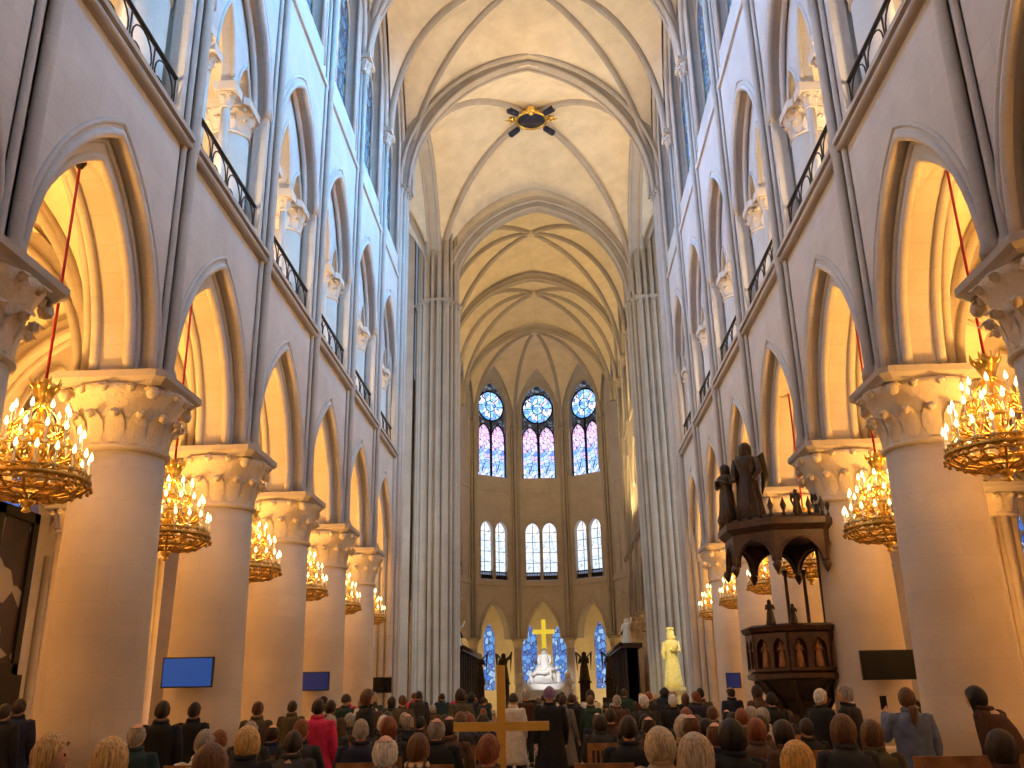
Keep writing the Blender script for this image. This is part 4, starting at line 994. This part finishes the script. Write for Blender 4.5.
# ------------------------------------------------------------------ people
COL = dict(dark=(.03, .018, .012), black=(.01, .009, .009), brown=(.12, .055, .025), blonde=(.55, .36, .15), gold=(.6, .33, .08), grey=(.3, .27, .24), white=(.78, .72, .62), red=(.2, .06, .025), ginger=(.5, .2, .06),
           ash=(.42, .34, .24), purple=(.2, .12, .3), beige=(.5, .4, .27))
CLO = dict(black=(.012, .012, .015), navy=(.015, .018, .045), brown=(.085, .045, .028), teal=(.012, .035, .042), white=(.6, .55, .48), olive=(.075, .06, .03), charcoal=(.03, .03, .032), red=(.62, .025, .1), grey=(.14, .13, .125),
           green=(.018, .045, .035), beige=(.42, .31, .19), suit=(.012, .012, .02), bluegrey=(.12, .15, .25), darkbrown=(.055, .022, .013))
def hairmat(name, col):
    m = flat(name, col, .5, 0, .6, 1.0, .35); t = m.node_tree
    n = [x for x in t.nodes if x.type == 'TEX_NOISE'][0]; tc = [x for x in t.nodes if x.type == 'TEX_COORD'][0]
    mp = t.nodes.new('ShaderNodeMapping'); mp.inputs['Scale'].default_value = (90, 90, 7); t.links.new(tc.outputs['Object'], mp.inputs['Vector']); t.links.new(mp.outputs[0], n.inputs['Vector'])
    b = t.nodes['Principled BSDF']; bp = t.nodes.new('ShaderNodeBump'); bp.inputs['Strength'].default_value = .6; bp.inputs['Distance'].default_value = .01
    t.links.new(n.outputs['Fac'], bp.inputs['Height']); t.links.new(bp.outputs['Normal'], b.inputs['Normal'])
    return m
for k_, v_ in COL.items(): M['hair_' + k_] = hairmat('hair_' + k_, v_)
for k_, v_ in CLO.items(): M['cloth_' + k_] = flat('cloth_' + k_, v_, .8, 0, .2, 12)
def plaid():
    m, t, b = nodes('cloth_plaid'); tc = t.nodes.new('ShaderNodeTexCoord'); cs = []
    for ax in ('X', 'Z'):
        wv = t.nodes.new('ShaderNodeTexWave'); wv.bands_direction = ax; wv.inputs['Scale'].default_value = 5; t.links.new(tc.outputs['Object'], wv.inputs['Vector']); cs.append(wv)
    x = t.nodes.new('ShaderNodeMath'); x.operation = 'MULTIPLY'; t.links.new(cs[0].outputs['Fac'], x.inputs[0]); t.links.new(cs[1].outputs['Fac'], x.inputs[1])
    r = t.nodes.new('ShaderNodeValToRGB'); r.color_ramp.elements[0].color = (.05, .028, .015, 1); r.color_ramp.elements[1].color = (.72, .52, .3, 1); r.color_ramp.elements[1].position = .5
    t.links.new(x.outputs[0], r.inputs[0]); t.links.new(r.outputs[0], b.inputs['Base Color']); b.inputs['Roughness'].default_value = .85
    return m
M['cloth_plaid'] = plaid()
M['trousers'] = flat('dark_trousers', (.02, .022, .035), .8); M['shoe'] = flat('shoe_leather', (.015, .012, .01), .4); M['collar'] = flat('white_collar', (.75, .75, .8), .6)

def skin_mesh(J, E, root, mats):
    names = list(J); me = bpy.data.meshes.new('tmp'); me.from_pydata([J[n][0] for n in names], [(names.index(a), names.index(b)) for a, b in E], [])
    o = bpy.data.objects.new('tmp', me); C.objects.link(o); sk = o.modifiers.new('s', 'SKIN'); sk.use_smooth_shade = True
    for i, n in enumerate(names):
        r = J[n][1]; me.skin_vertices[0].data[i].radius = r if isinstance(r, tuple) else (r, r); me.skin_vertices[0].data[i].use_root = (n == root)
    ss = o.modifiers.new('u', 'SUBSURF'); ss.levels = 1; ss.render_levels = 1
    dg = bpy.context.evaluated_depsgraph_get(); out = bpy.data.meshes.new_from_object(o.evaluated_get(dg))
    bpy.data.objects.remove(o)
    return [tuple(v.co) for v in out.vertices], [tuple(p.vertices) for p in out.polygons]
def pose_joints(pose):
    J = {}
    def L_(n, p, r): J[n] = (p, r)
    sit = pose in ('sit', 'lean'); dz = -.36 if sit else 0
    L_('pelvis', (0, 0, .94 + dz), (.15, .11)); L_('waist', (0, 0, 1.12 + dz), (.13, .095)); L_('chest', (0, 0, 1.32 + dz), (.155, .105)); L_('neck', (0, .01, 1.47 + dz), .055); L_('skull', (0, .025, 1.57 + dz), .06)
    for e, s in ((-1, 'l'), (1, 'r')):
        L_('sh' + s, (e * .175, 0, 1.405 + dz), .062)
        if sit: el, wr = (e * .24, .06, 1.14 + dz), (e * .12, .30, 1.03 + dz)
        elif pose == 'phone' and e < 0: el, wr = (e * .25, .14, 1.22), (e * .17, .32, 1.47)
        elif pose == 'walk': el, wr = (e * .23, .03 * e, 1.13), (e * .22, .14 * e + .06, .9)
        elif pose == 'bend': el, wr = (e * .23, .12, 1.12), (e * .15, .3, .95)
        else: el, wr = (e * .23, -.02, 1.13), (e * .22, .06, .89)
        L_('el' + s, el, .045); L_('wr' + s, wr, .03)
        d = (Vector(wr) - Vector(el)).normalized(); w_ = Vector(wr); pm = w_ + d * .06; L_('pm' + s, tuple(pm), (.036, .02))
        sd = Vector((0, 1, 0)) if abs(d.y) < .6 else Vector((1, 0, 0)); curl = d.cross(sd).normalized() * (.35 * (1 if e > 0 else -1))
        for f, (off, ln) in enumerate(((-.028, .062), (-.009, .074), (.01, .07), (.028, .055))):
            b0 = pm + sd * off + d * .03; L_('f%d%s' % (f, s), tuple(b0), .010); k1 = b0 + d * ln * .55; L_('g%d%s' % (f, s), tuple(k1), .009); L_('h%d%s' % (f, s), tuple(k1 + (d + curl).normalized() * ln * .5), .0075)
        tb = w_ + d * .025 + sd * .03; L_('ta' + s, tuple(tb), .012); L_('tb' + s, tuple(tb + (d * .5 + sd * .6).normalized() * .045), .010); L_('tc' + s, tuple(tb + (d * .8 + sd * .35).normalized() * .08), .008)
        if sit: hp, kn, an, to = (e * .09, .02, .94 + dz), (e * .12, .42, .54), (e * .12, .40, .09), (e * .13, .54, .035)
        elif pose == 'walk': hp, kn, an, to = (e * .09, 0, .9), (e * .1, .14 * e + .05, .5), (e * .1, .26 * e - .02, .1), (e * .1, .26 * e + .11, .04)
        else: hp, kn, an, to = (e * .09, 0, .9), (e * .1, .02, .49), (e * .1, -.01, .09), (e * .115, .12, .035)
        L_('hp' + s, hp, .09); L_('kn' + s, kn, .06); L_('an' + s, an, .043); L_('to' + s, to, (.042, .03))
    bend = {'lean': .42, 'bend': .55, 'sit': .06}.get(pose, 0)
    if bend:
        pz = .94 + dz; c, s_ = math.cos(bend), math.sin(bend)
        for n in list(J):
            if n[:2] in ('hp', 'kn', 'an', 'to') or n == 'pelvis': continue
            (x, y, z), r = J[n]; J[n] = ((x, y * c + (z - pz) * s_, pz - y * s_ + (z - pz) * c), r)
    return J, bend
HEAD_FACE = []
def head_mesh():
    mb = MB(); n = 24; vs = []
    for j in range(17):
        t = PI * j / 16; z = math.cos(t)
        for i in range(n):
            a = 2 * PI * i / n; x, y = math.sin(t) * math.cos(a), math.sin(t) * math.sin(a)
            rx, ry, rz = .076, .096, .118
            if z < 0: rx *= 1 + .22 * z; ry *= 1 + .12 * z * (1 if y > 0 else 2.2)
            Y = y * ry
            if y > .75 and abs(x) < .22 and -.35 < z < .12: Y += .024 * (1 - abs(x) / .22) * (1 - abs(z + .18) / .3) if abs(z + .18) < .3 else 0
            vs.append((x * rx, Y, z * rz))
    mb.add(vs, [(j * n + i, j * n + (i + 1) % n, (j + 1) * n + (i + 1) % n, (j + 1) * n + i) for j in range(16) for i in range(n)], True)
    for e in (-1, 1):
        mb.ball((e * .03, .083, .008), .0115, 8, 1); mb.ball((e * .076, .0, -.005), .024, 8, 0, (.4, .8, 1.3))
    mb.ball((0, .083, -.062), .02, 8, 2, (1.2, .5, .35))
    return mb
def torso_rings(J, hem, big=1.0, flare=1.0, n=20):
    """coat rings from hem to collar following the pelvis-chest-neck line"""
    pel, ch, nk = Vector(J['pelvis'][0]), Vector(J['chest'][0]), Vector(J['neck'][0]); rings = []
    ax = (nk - pel).normalized()
    sect = [(nk + ax * .03, .074, .074), (nk - ax * .03, .125, .098), (ch + ax * .105, .192, .118), (ch + ax * .05, .212, .124), (ch - ax * .06, .208, .135), (pel + ax * .2, .185, .13), (pel + ax * .06, .195, .145), (pel - Vector((0, 0, .04)), .205, .155)]
    for c, a, b in sect: rings.append([(c.x + a * big * math.cos(u), c.y + b * big * math.sin(u), c.z) for u in [2 * PI * i / n for i in range(n)]])
    z0 = pel.z - .06
    if hem < z0 - .03:
        m = 6
        for q in range(1, m + 1):
            z = z0 + (hem - z0) * q / m; f = 1 + (flare - 1) * q / m
            rings.append([(pel.x + .21 * big * f * math.cos(u) * (1 + .03 * math.sin(7 * u) * q / m), pel.y + .16 * big * f * math.sin(u) * (1 + .05 * math.sin(6 * u + 1) * q / m), z) for u in [2 * PI * i / n for i in range(n)]])
    return rings
PROTO = {}
def proto(pose):
    if pose in PROTO: return PROTO[pose]
    J, bend = pose_joints(pose)
    E = [('pelvis', 'waist'), ('waist', 'chest'), ('chest', 'neck'), ('neck', 'skull')]
    for s in 'lr':
        E += [('chest', 'sh' + s), ('sh' + s, 'el' + s), ('el' + s, 'wr' + s), ('wr' + s, 'pm' + s), ('wr' + s, 'ta' + s), ('ta' + s, 'tb' + s), ('tb' + s, 'tc' + s), ('pelvis', 'hp' + s), ('hp' + s, 'kn' + s), ('kn' + s, 'an' + s), ('an' + s, 'to' + s)]
        for f in range(4): E += [('pm' + s, 'f%d%s' % (f, s)), ('f%d%s' % (f, s), 'g%d%s' % (f, s)), ('g%d%s' % (f, s), 'h%d%s' % (f, s))]
    v, f = skin_mesh(J, E, 'pelvis', None)
    mb = MB(); mb.add(v, f, True)
    sk = Vector(J['skull'][0]); hc = sk + Vector((0, .012, .035)); h = head_mesh()
    for q in (0, 1, 2):
        fs = [ff for ff, m in zip(h.f, h.mi) if m == q]; mb.add([(x + hc.x, y + hc.y, z + hc.z) for x, y, z in h.v], fs, True, q)
    out = {'body': mb.mesh('body', [M['skin'], M['eye'], M['lip']]), 'head': hc}
    sit = pose in ('sit', 'lean')
    for kind, hem in (('jacket', .50 if sit else .80), ('long', .50 if sit else .42)):
        mb = MB(); big = 1.08; mb.loft(torso_rings(J, hem, big, 1.05 if kind == 'jacket' else 1.28))
        for s in 'lr':
            a, b, c = (Vector(J[n + s][0]) for n in ('sh', 'el', 'wr'))
            inn = a + (Vector(J['chest'][0]) - a) * .35
            mb.tube([inn, a, a.lerp(b, .5), b, b.lerp(c, .5), c.lerp(b, .06)], [.07, .08, .075, .066, .058, .05], 12); mb.ball((a.x, a.y, a.z - .012), .078, 12)
        nk = Vector(J['neck'][0]); mb.tube([(nk.x + .072 * math.cos(u), nk.y + .072 * math.sin(u), nk.z + .03 + .012 * math.sin(u)) for u in [2 * PI * i / 16 for i in range(16)]], .026, 8, closed=True)
        if kind == 'long' and sit: pass
        out[kind] = mb.mesh('coat' if kind == 'long' else 'jacket', M['cloth_black'])
    mb = MB(); pel = Vector(J['pelvis'][0])
    mb.ball((0, pel.y, pel.z - .01), .16, 14, sc=(1.15, .9, .85))
    for s in 'lr':
        a, b, c = (Vector(J[n + s][0]) for n in ('hp', 'kn', 'an'))
        mb.tube([a, a.lerp(b, .5), b, b.lerp(c, .5), c + (b - c).normalized() * .02], [.105, .092, .074, .068, .06], 12)
    out['trousers'] = mb.mesh('trousers', M['trousers'])
    mb = MB()
    for s in 'lr':
        a, b = Vector(J['an' + s][0]), Vector(J['to' + s][0]); d = (b - a); d.z = 0; d.normalize(); base = Vector((a.x, a.y, 0))
        mb.loft([[tuple(base + d * y + Vector((-d.y, d.x, 0)) * x * wv + Vector((0, 0, z * hv))) for x, z in ((-.045, 0), (.045, 0), (.05, .03), (.03, .08), (-.03, .08), (-.05, .03))] for y, wv, hv in ((-.075, .7, 1), (-.03, 1, 1.25), (.05, 1.05, 1.05), (.13, 1.1, .8), (.19, .8, .6), (.21, .4, .4))])
    out['shoes'] = mb.mesh('shoes', M['shoe'])
    PROTO[pose] = out
    return out
def hair_mesh(style):
    mb = MB(); n = 40
    rnd = random.Random(len(style))
    ph = [rnd.uniform(0, 6) for _ in range(6)]
    strand = lambda a, z: 1 + .05 * math.sin(7 * a + ph[0] + 5 * z) * min(1, 2 * z) + .035 * math.sin(17 * a + ph[1] + 12 * z) * min(1, 2 * z) + .03 * math.sin(3 * a + ph[2])
    def cap(front, sidea, back, gx=1.14, start=0.0, drop=None, puff=1.0):
        m = 14; vs = []
        for j in range(m + 1):
            for i in range(n):
                a = 2 * PI * i / n; fy = math.sin(a)          # +1 front, -1 back
                lim = sidea + (front - sidea) * max(0, fy) ** .7 + (back - sidea) * max(0, -fy) ** .7
                t = R(start + (lim - start) * min(1, j / 10)); st = strand(a, j / 10)
                x, y, z = .080 * gx * puff * math.sin(t) * math.cos(a) * st, .100 * gx * math.sin(t) * math.sin(a) * st, .124 * gx * .97 * math.cos(t) + .004
                if j > 10 and drop and fy < .35:
                    u = (j - 10) / 4; k = min(1, (.35 - fy) / .5)
                    z -= drop * u * k; y -= .035 * u * k; x *= 1 + .12 * u * k
                vs.append((x, y - .006, z))
        mb.add(vs, [(j * n + i, j * n + (i + 1) % n, (j + 1) * n + (i + 1) % n, (j + 1) * n + i) for j in range(m) for i in range(n)] + [tuple(range(n))], True)
    if style == 'short': cap(52, 92, 125, 1.08)
    elif style == 'bob': cap(55, 128, 150, 1.2, puff=1.12, drop=.05)
    elif style == 'long': cap(55, 120, 140, 1.16, drop=.30, puff=1.08)
    elif style == 'fringe': cap(74, 100, 130, 1.06, start=50)
    elif style == 'braid':
        cap(55, 105, 135, 1.12)
        pts = [(0.01 * math.sin(i * 1.4), -.115 - .02 * math.sin(i * .5), -.06 - .05 * i) for i in range(8)]; mb.tube(pts, [.042 + (.012 if i % 2 else 0) for i in range(7)] + [.015], 10)
    elif style == 'beanie': cap(62, 85, 105, 1.22)
    elif style == 'hood': cap(70, 150, 165, 1.42, puff=1.15, drop=.03)
    return mb.mesh('hair', M['hair_dark'])
HAIR = {k_: hair_mesh(k_) for k_ in ('short', 'bob', 'long', 'fringe', 'braid', 'beanie', 'hood')}
def slot_mat(o, m):
    o.material_slots[0].link = 'OBJECT'; o.material_slots[0].material = m
def person(x, y, scale, pose, hair, hc, coat, cc, deg, label, group=None):
    p = proto(pose); t = thing('person', label, 'person', (x, y, 0), R(deg), group); t.scale = (scale,) * 3
    link('body', p['body'], t)
    c = link('coat' if coat == 'long' else 'jacket', p[coat], t); slot_mat(c, M['cloth_' + cc])
    link('trousers', p['trousers'], t); link('shoes', p['shoes'], t)
    h = link('hood' if hair == 'hood' else 'hat' if hair == 'beanie' else 'hair', HAIR[hair], t, p['head']); slot_mat(h, M['hair_' + hc])
    if cc == 'suit':
        mb = MB(); nk = pose_joints(pose)[0]['neck'][0]; mb.lathe([(.075, nk[2] - .01), (.078, nk[2] + .05)], 14, (nk[0], nk[1])); mb.build('white_collar', M['collar'], t)
    if pose == 'phone':
        mb = MB(); mb.box(-.205, -.13, .335, .345, 1.5, 1.65); mb.build('phone', M['bezel'], None)
        ph_ = bpy.data.objects['phone']; ph_.location = (x, y, 0); ph_.rotation_euler = (0, 0, R(deg)); ph_.scale = (scale,) * 3; tag(ph_, 'dark phone held up by the person in the blue-grey sweater', 'phone')
    if pose in ('sit', 'lean'):
        a = R(deg); chair(x + .02 * math.sin(a), y - .02, R(deg) * .3, 'wooden chair under the ' + ' '.join(label.split()[:11]))
    return t
MIDDLE = [(-3.29, 17.98), (-3.16, 16.67), (-1.84, 11.5), (-2.59, 11.69), (-2.01, 16.32), (4.21, 17.05), (-1.71, 12.56), (-2.01, 17.79), (3.98, 18.26), (2.22, 13.62), (-0.98, 15.9), (-0.89, 11.86), (1.53, 12.86), (-0.9, 17.43), (3.35, 17.9), (3.42, 12.64), (3.57, 16.87), (1.76, 10.64), (-2.76, 14.02), (1.6, 14.36), (-3.29, 12.06), (-1.83, 15.09), (1.02, 15.23), (1.23, 16.23), (4.4, 15.86), (1.85, 9.66), (2.16, 12.46), (1.11, 11.22), (-1.15, 13.97), (1.1, 18.42), (-1.23, 18.32), (-2.61, 17.98), (3.1, 15.96), (-0.95, 12.77), (-3.32, 13.11), (1.83, 17.99), (-1.03, 15.02), (2.78, 12.12), (-3.32, 11.09), (2.22, 14.51)]
PEOPLE = [
    (-6.83, 13.0, 0.964, 'stand', 'short', 'dark', 'jacket', 'black', 0, 'person in black standing at the left edge of the photo'),
    (-6.96, 13.6, 1.0, 'stand', 'short', 'dark', 'jacket', 'navy', 10, 'person in dark navy standing second from the left edge before the aisle'),
    (-3.16, 6.9, 1.06, 'sit', 'bob', 'blonde', 'jacket', 'brown', -75, 'person with curly blonde bob turned sideways below the widest left column'),
    (-2.39, 6.2, 1.055, 'sit', 'long', 'blonde', 'jacket', 'brown', 0, 'person with straight blonde hair seen from behind, beside the widest left column'),
    (-4.02, 10.5, 1.06, 'sit', 'fringe', 'grey', 'jacket', 'teal', 0, 'balding person in a dark teal jacket seated right of the blonde long-haired one'),
    (-4.14, 11.5, 0.964, 'stand', 'short', 'dark', 'jacket', 'black', 8, 'dark-haired person in a black jacket standing below the large blue screen'),
    (-4.49, 13.5, 0.95, 'stand', 'short', 'dark', 'jacket', 'black', -5, 'dark head and narrow shoulders right below the large blue screen'),
    (-2.84, 9.2, 1.031, 'sit', 'short', 'grey', 'jacket', 'white', 0, 'grey-haired person in a pale patterned jacket seated below the bright blue screen'),
    (-1.76, 6.2, 1.019, 'sit', 'bob', 'brown', 'jacket', 'black', 0, 'person with round brown bob at the bottom edge below the blue screen'),
    (-2.39, 9.0, 1.043, 'sit', 'bob', 'blonde', 'jacket', 'black', 0, 'person with short blonde hair and black coat seated between two left columns'),
    (-3.92, 14.5, 0.95, 'stand', 'short', 'brown', 'jacket', 'olive', 0, 'person in an olive jacket standing in front of the third left column'),
    (-4.2, 17.5, 0.95, 'stand', 'short', 'dark', 'jacket', 'olive', 0, 'small dark-haired person standing left of the red coat'),
    (-2.26, 9.9, 1.044, 'lean', 'short', 'dark', 'jacket', 'charcoal', 0, 'person in a charcoal padded coat bent forward, left of the red coat'),
    (-2.69, 13.0, 0.962, 'stand', 'short', 'dark', 'long', 'red', 0, 'person in a bright crimson coat standing below the navy screen'),
    (-2.98, 15.0, 0.95, 'stand', 'short', 'dark', 'jacket', 'brown', -10, 'dark-haired person half hidden behind the crimson coat'),
    (-2.49, 15.2, 1.031, 'walk', 'long', 'brown', 'long', 'black', -70, 'tall person in a long black coat walking right below the small black screen'),
    (-2.01, 14.0, 1.05, 'sit', 'short', 'white', 'jacket', 'black', 0, 'white-haired person in black seated right of the long black coat'),
    (-0.85, 7.2, 1.033, 'sit', 'fringe', 'white', 'jacket', 'grey', 0, 'bald white-haired person at the bottom edge left of the checked jacket'),
    (-0.74, 7.9, 1.06, 'lean', 'short', 'brown', 'jacket', 'plaid', 0, 'person in a beige and brown checked jacket near the wooden cross'),
    (-3.27, 27.0, 1.06, 'stand', 'short', 'dark', 'jacket', 'charcoal', 0, 'person in a dark grey jacket standing against the left crossing pier'),
    (-0.93, 11.0, 1.06, 'sit', 'fringe', 'grey', 'jacket', 'black', 0, 'balding broad-shouldered person in black left of the processional cross'),
    (-2.47, 19.0, 1.026, 'sit', 'short', 'grey', 'jacket', 'black', 0, 'grey head seated behind the white-haired person in black'),
    (-0.16, 7.6, 1.015, 'sit', 'short', 'red', 'jacket', 'brown', -15, 'auburn-haired person in brown directly below the arm of the processional cross'),
    (0.27, 16.5, 1.027, 'walk', 'beanie', 'purple', 'long', 'black', 0, 'person in purple hat and long black coat walking up the central aisle'),
    (0.71, 22.0, 0.979, 'stand', 'short', 'dark', 'long', 'black', 0, 'person in a long black coat standing right of the purple hat'),
    (1.12, 22.0, 0.952, 'stand', 'short', 'brown', 'long', 'green', 5, 'person in a dark green coat standing fourth right of the processional cross'),
    (1.22, 17.5, 0.99, 'sit', 'short', 'dark', 'jacket', 'olive', 0, 'person in olive seated along the right side of the central aisle'),
    (1.57, 20.0, 0.95, 'stand', 'short', 'grey', 'jacket', 'brown', 0, 'grey-haired person in brown standing behind the big black jacket'),
    (1.08, 10.2, 1.06, 'sit', 'short', 'dark', 'jacket', 'black', 0, 'big dark-haired person in a black jacket right of the central aisle'),
    (1.84, 17.0, 0.95, 'stand', 'short', 'white', 'long', 'charcoal', 15, 'white-haired person in a charcoal coat standing at the right of the aisle'),
    (2.43, 18.0, 0.95, 'stand', 'short', 'white', 'jacket', 'black', 0, 'white-haired person standing below the lit statue'),
    (1.22, 8.6, 0.99, 'sit', 'hood', 'beige', 'jacket', 'beige', 0, 'person with a beige hooded coat seated right of the central aisle'),
    (1.15, 5.9, 1.043, 'sit', 'long', 'ash', 'jacket', 'grey', 0, 'person with long ash-grey hair, biggest head at the bottom edge'),
    (2.33, 15.5, 1.06, 'sit', 'short', 'ginger', 'jacket', 'black', 0, 'ginger-haired person seated behind the beige hood'),
    (1.79, 11.5, 1.034, 'sit', 'bob', 'beige', 'jacket', 'beige', 0, 'person with pale bob and beige coat in the row before the ash-grey hair'),
    (1.81, 8.4, 1.05, 'sit', 'bob', 'black', 'jacket', 'black', 20, 'person with a black bob and black coat below the small blue screen'),
    (2.95, 17.0, 1.06, 'sit', 'short', 'brown', 'jacket', 'brown', 0, 'brown-haired person seated straight below the small blue screen'),
    (2.89, 14.0, 1.06, 'sit', 'short', 'red', 'jacket', 'grey', 0, 'reddish-haired person right of the small blue screen'),
    (4.31, 20.0, 1.027, 'stand', 'long', 'dark', 'jacket', 'brown', 25, 'dark long-haired person standing at the foot of the pulpit'),
    (3.28, 14.5, 1.06, 'sit', 'short', 'grey', 'jacket', 'white', 0, 'person in a white jacket seated before the pulpit foot'),
    (3.72, 16.0, 0.95, 'stand', 'short', 'black', 'jacket', 'black', 0, 'person in black close to the left side of the pulpit stem'),
    (1.88, 6.6, 0.982, 'sit', 'bob', 'gold', 'jacket', 'black', 0, 'person with golden blonde hair at the bottom edge below the pulpit'),
    (2.49, 11.0, 1.012, 'sit', 'long', 'red', 'jacket', 'brown', 0, 'person with long auburn hair seated left of the golden blonde one'),
    (2.63, 10.2, 1.01, 'sit', 'long', 'dark', 'jacket', 'brown', 30, 'dark-haired person in brown seated below the pulpit stem'),
    (4.04, 14.4, 0.974, 'stand', 'short', 'white', 'long', 'black', -60, 'white-haired person in black standing right below the pulpit drum'),
    (4.04, 13.0, 0.996, 'stand', 'short', 'grey', 'long', 'suit', 55, 'person in a black suit with white collar leaning beside the pulpit'),
    (2.85, 9.0, 1.06, 'sit', 'long', 'brown', 'jacket', 'charcoal', 0, 'person with long brown hair seated below the black suit'),
    (3.23, 9.5, 1.015, 'sit', 'long', 'brown', 'jacket', 'olive', -10, 'person with brown hair and olive top left of the blue-grey sweater'),
    (4.17, 11.2, 0.965, 'phone', 'braid', 'brown', 'jacket', 'bluegrey', 0, 'person with a long braid and blue-grey sweater standing, arm raised'),
    (5.16, 11.0, 1.028, 'bend', 'long', 'black', 'long', 'darkbrown', 40, 'person in a dark brown coat leaning forward at the right edge'),
    (3.58, 7.6, 0.99, 'sit', 'bob', 'dark', 'jacket', 'darkbrown', 0, 'dark-haired person seated at the right bottom corner'),
]
FAR = [(2.65, 24.95), (3.37, 23.79), (1.74, 40.53), (-5.03, 35.79), (3.09, 19.78), (4.46, 42.03), (3.73, 43.14), (3.34, 39.84), (3.13, 31.05), (2.33, 29.26), (-4.13, 42.05), (-2.78, 20.92), (4.0, 26.29), (2.69, 42.97), (-1.66, 28.65), (-3.17, 42.52), (-0.17, 29.94), (0.25, 33.5), (2.44, 30.41), (0.63, 37.95), (-2.43, 43.28), (-0.36, 25.73), (0.48, 27.34), (0.92, 24.45), (-4.94, 39.7), (3.05, 31.96), (0.89, 33.21), (-0.09, 41.0), (5.15, 37.83), (-1.7, 40.54), (-1.5, 20.13), (-2.88, 41.49), (0.83, 26.5), (-4.37, 20.53), (-1.43, 38.79), (-3.62, 33.27), (-3.52, 32.18), (1.31, 38.38), (2.74, 20.79), (-3.92, 23.78), (-3.03, 35.26), (3.18, 29.79), (2.13, 36.35), (-3.52, 20.79), (4.42, 28.36), (4.17, 36.26), (-2.93, 37.34), (-3.67, 24.9), (-0.77, 28.39), (0.5, 19.91), (-5.04, 42.36), (-1.36, 33.99), (-1.4, 24.88), (4.98, 33.21), (-4.68, 37.8), (3.92, 32.45), (-3.54, 40.6), (-4.31, 24.74), (1.25, 34.55), (-0.47, 20.13), (-0.33, 41.84), (0.89, 28.21), (3.31, 27.46), (2.66, 37.25), (3.43, 21.69), (3.26, 25.78), (1.39, 30.21), (-4.16, 21.8), (-3.01, 38.95), (1.23, 25.25), (-0.62, 43.42), (-4.85, 34.85), (0.0, 32.09), (1.18, 31.65), (-3.86, 37.49), (-2.12, 29.93), (4.06, 29.21), (-4.36, 33.91), (-3.44, 34.22), (-5.16, 26.95), (-5.19, 28.92), (-4.5, 28.73), (4.16, 22.1), (5.14, 42.55), (-3.19, 19.48), (5.19, 41.51), (3.87, 30.97), (2.06, 28.07)]

for row in PEOPLE:
    person(*row)
rf = random.Random(5)
for (x, y) in FAR:
    pose = 'sit' if y > 24 and rf.random() < .45 else rf.choice(('stand', 'stand', 'walk'))
    person(x, y, rf.uniform(.94, 1.05), pose, rf.choice(('short', 'short', 'bob', 'long', 'fringe', 'beanie')), rf.choice(('dark', 'dark', 'black', 'brown', 'grey', 'dark', 'blonde', 'black', 'red')),
           rf.choice(('jacket', 'jacket', 'long')), rf.choice(('black', 'black', 'navy', 'charcoal', 'brown', 'olive', 'teal', 'green', 'grey', 'darkbrown', 'white', 'red' if rf.random() < .3 else 'beige')), rf.uniform(-35, 35),
           'small distant person in the dense crowd between the columns and the altar', 'distant people in the crowd')
for (x, y) in MIDDLE:
    person(x, y, rf.uniform(.98, 1.07), 'sit', rf.choice(('short', 'short', 'bob', 'long', 'fringe')), rf.choice(('dark', 'dark', 'black', 'brown', 'dark', 'grey', 'black', 'red')), 'jacket',
           rf.choice(('black', 'black', 'navy', 'charcoal', 'brown', 'darkbrown', 'charcoal')), rf.uniform(-12, 12), 'dark-clothed person seen from behind, seated in the middle rows of the congregation', 'people seated in the middle rows')
for i, (x, y, lab) in enumerate(((3.62, 9.2, 'empty wooden slat-back chair at the bottom right, left one of two'), (4.12, 9.22, 'empty wooden slat-back chair at the bottom right, right one of two'),
                                 (-5.6, 8.6, 'empty wooden chair at the bottom left corner'), (-4.9, 8.8, 'empty wooden chair right of the bottom left corner'), (.75, 8.9, 'empty wooden chair at the right edge of the central aisle'), (-2.9, 9.4, 'empty wooden chair below the crimson coat'))):
    chair(x, y, 0, lab)
for o in [o for o in bpy.data.objects if o.name.startswith('church_chair') and o.get('label', '').startswith('empty')]: o.scale = (1.12,) * 3
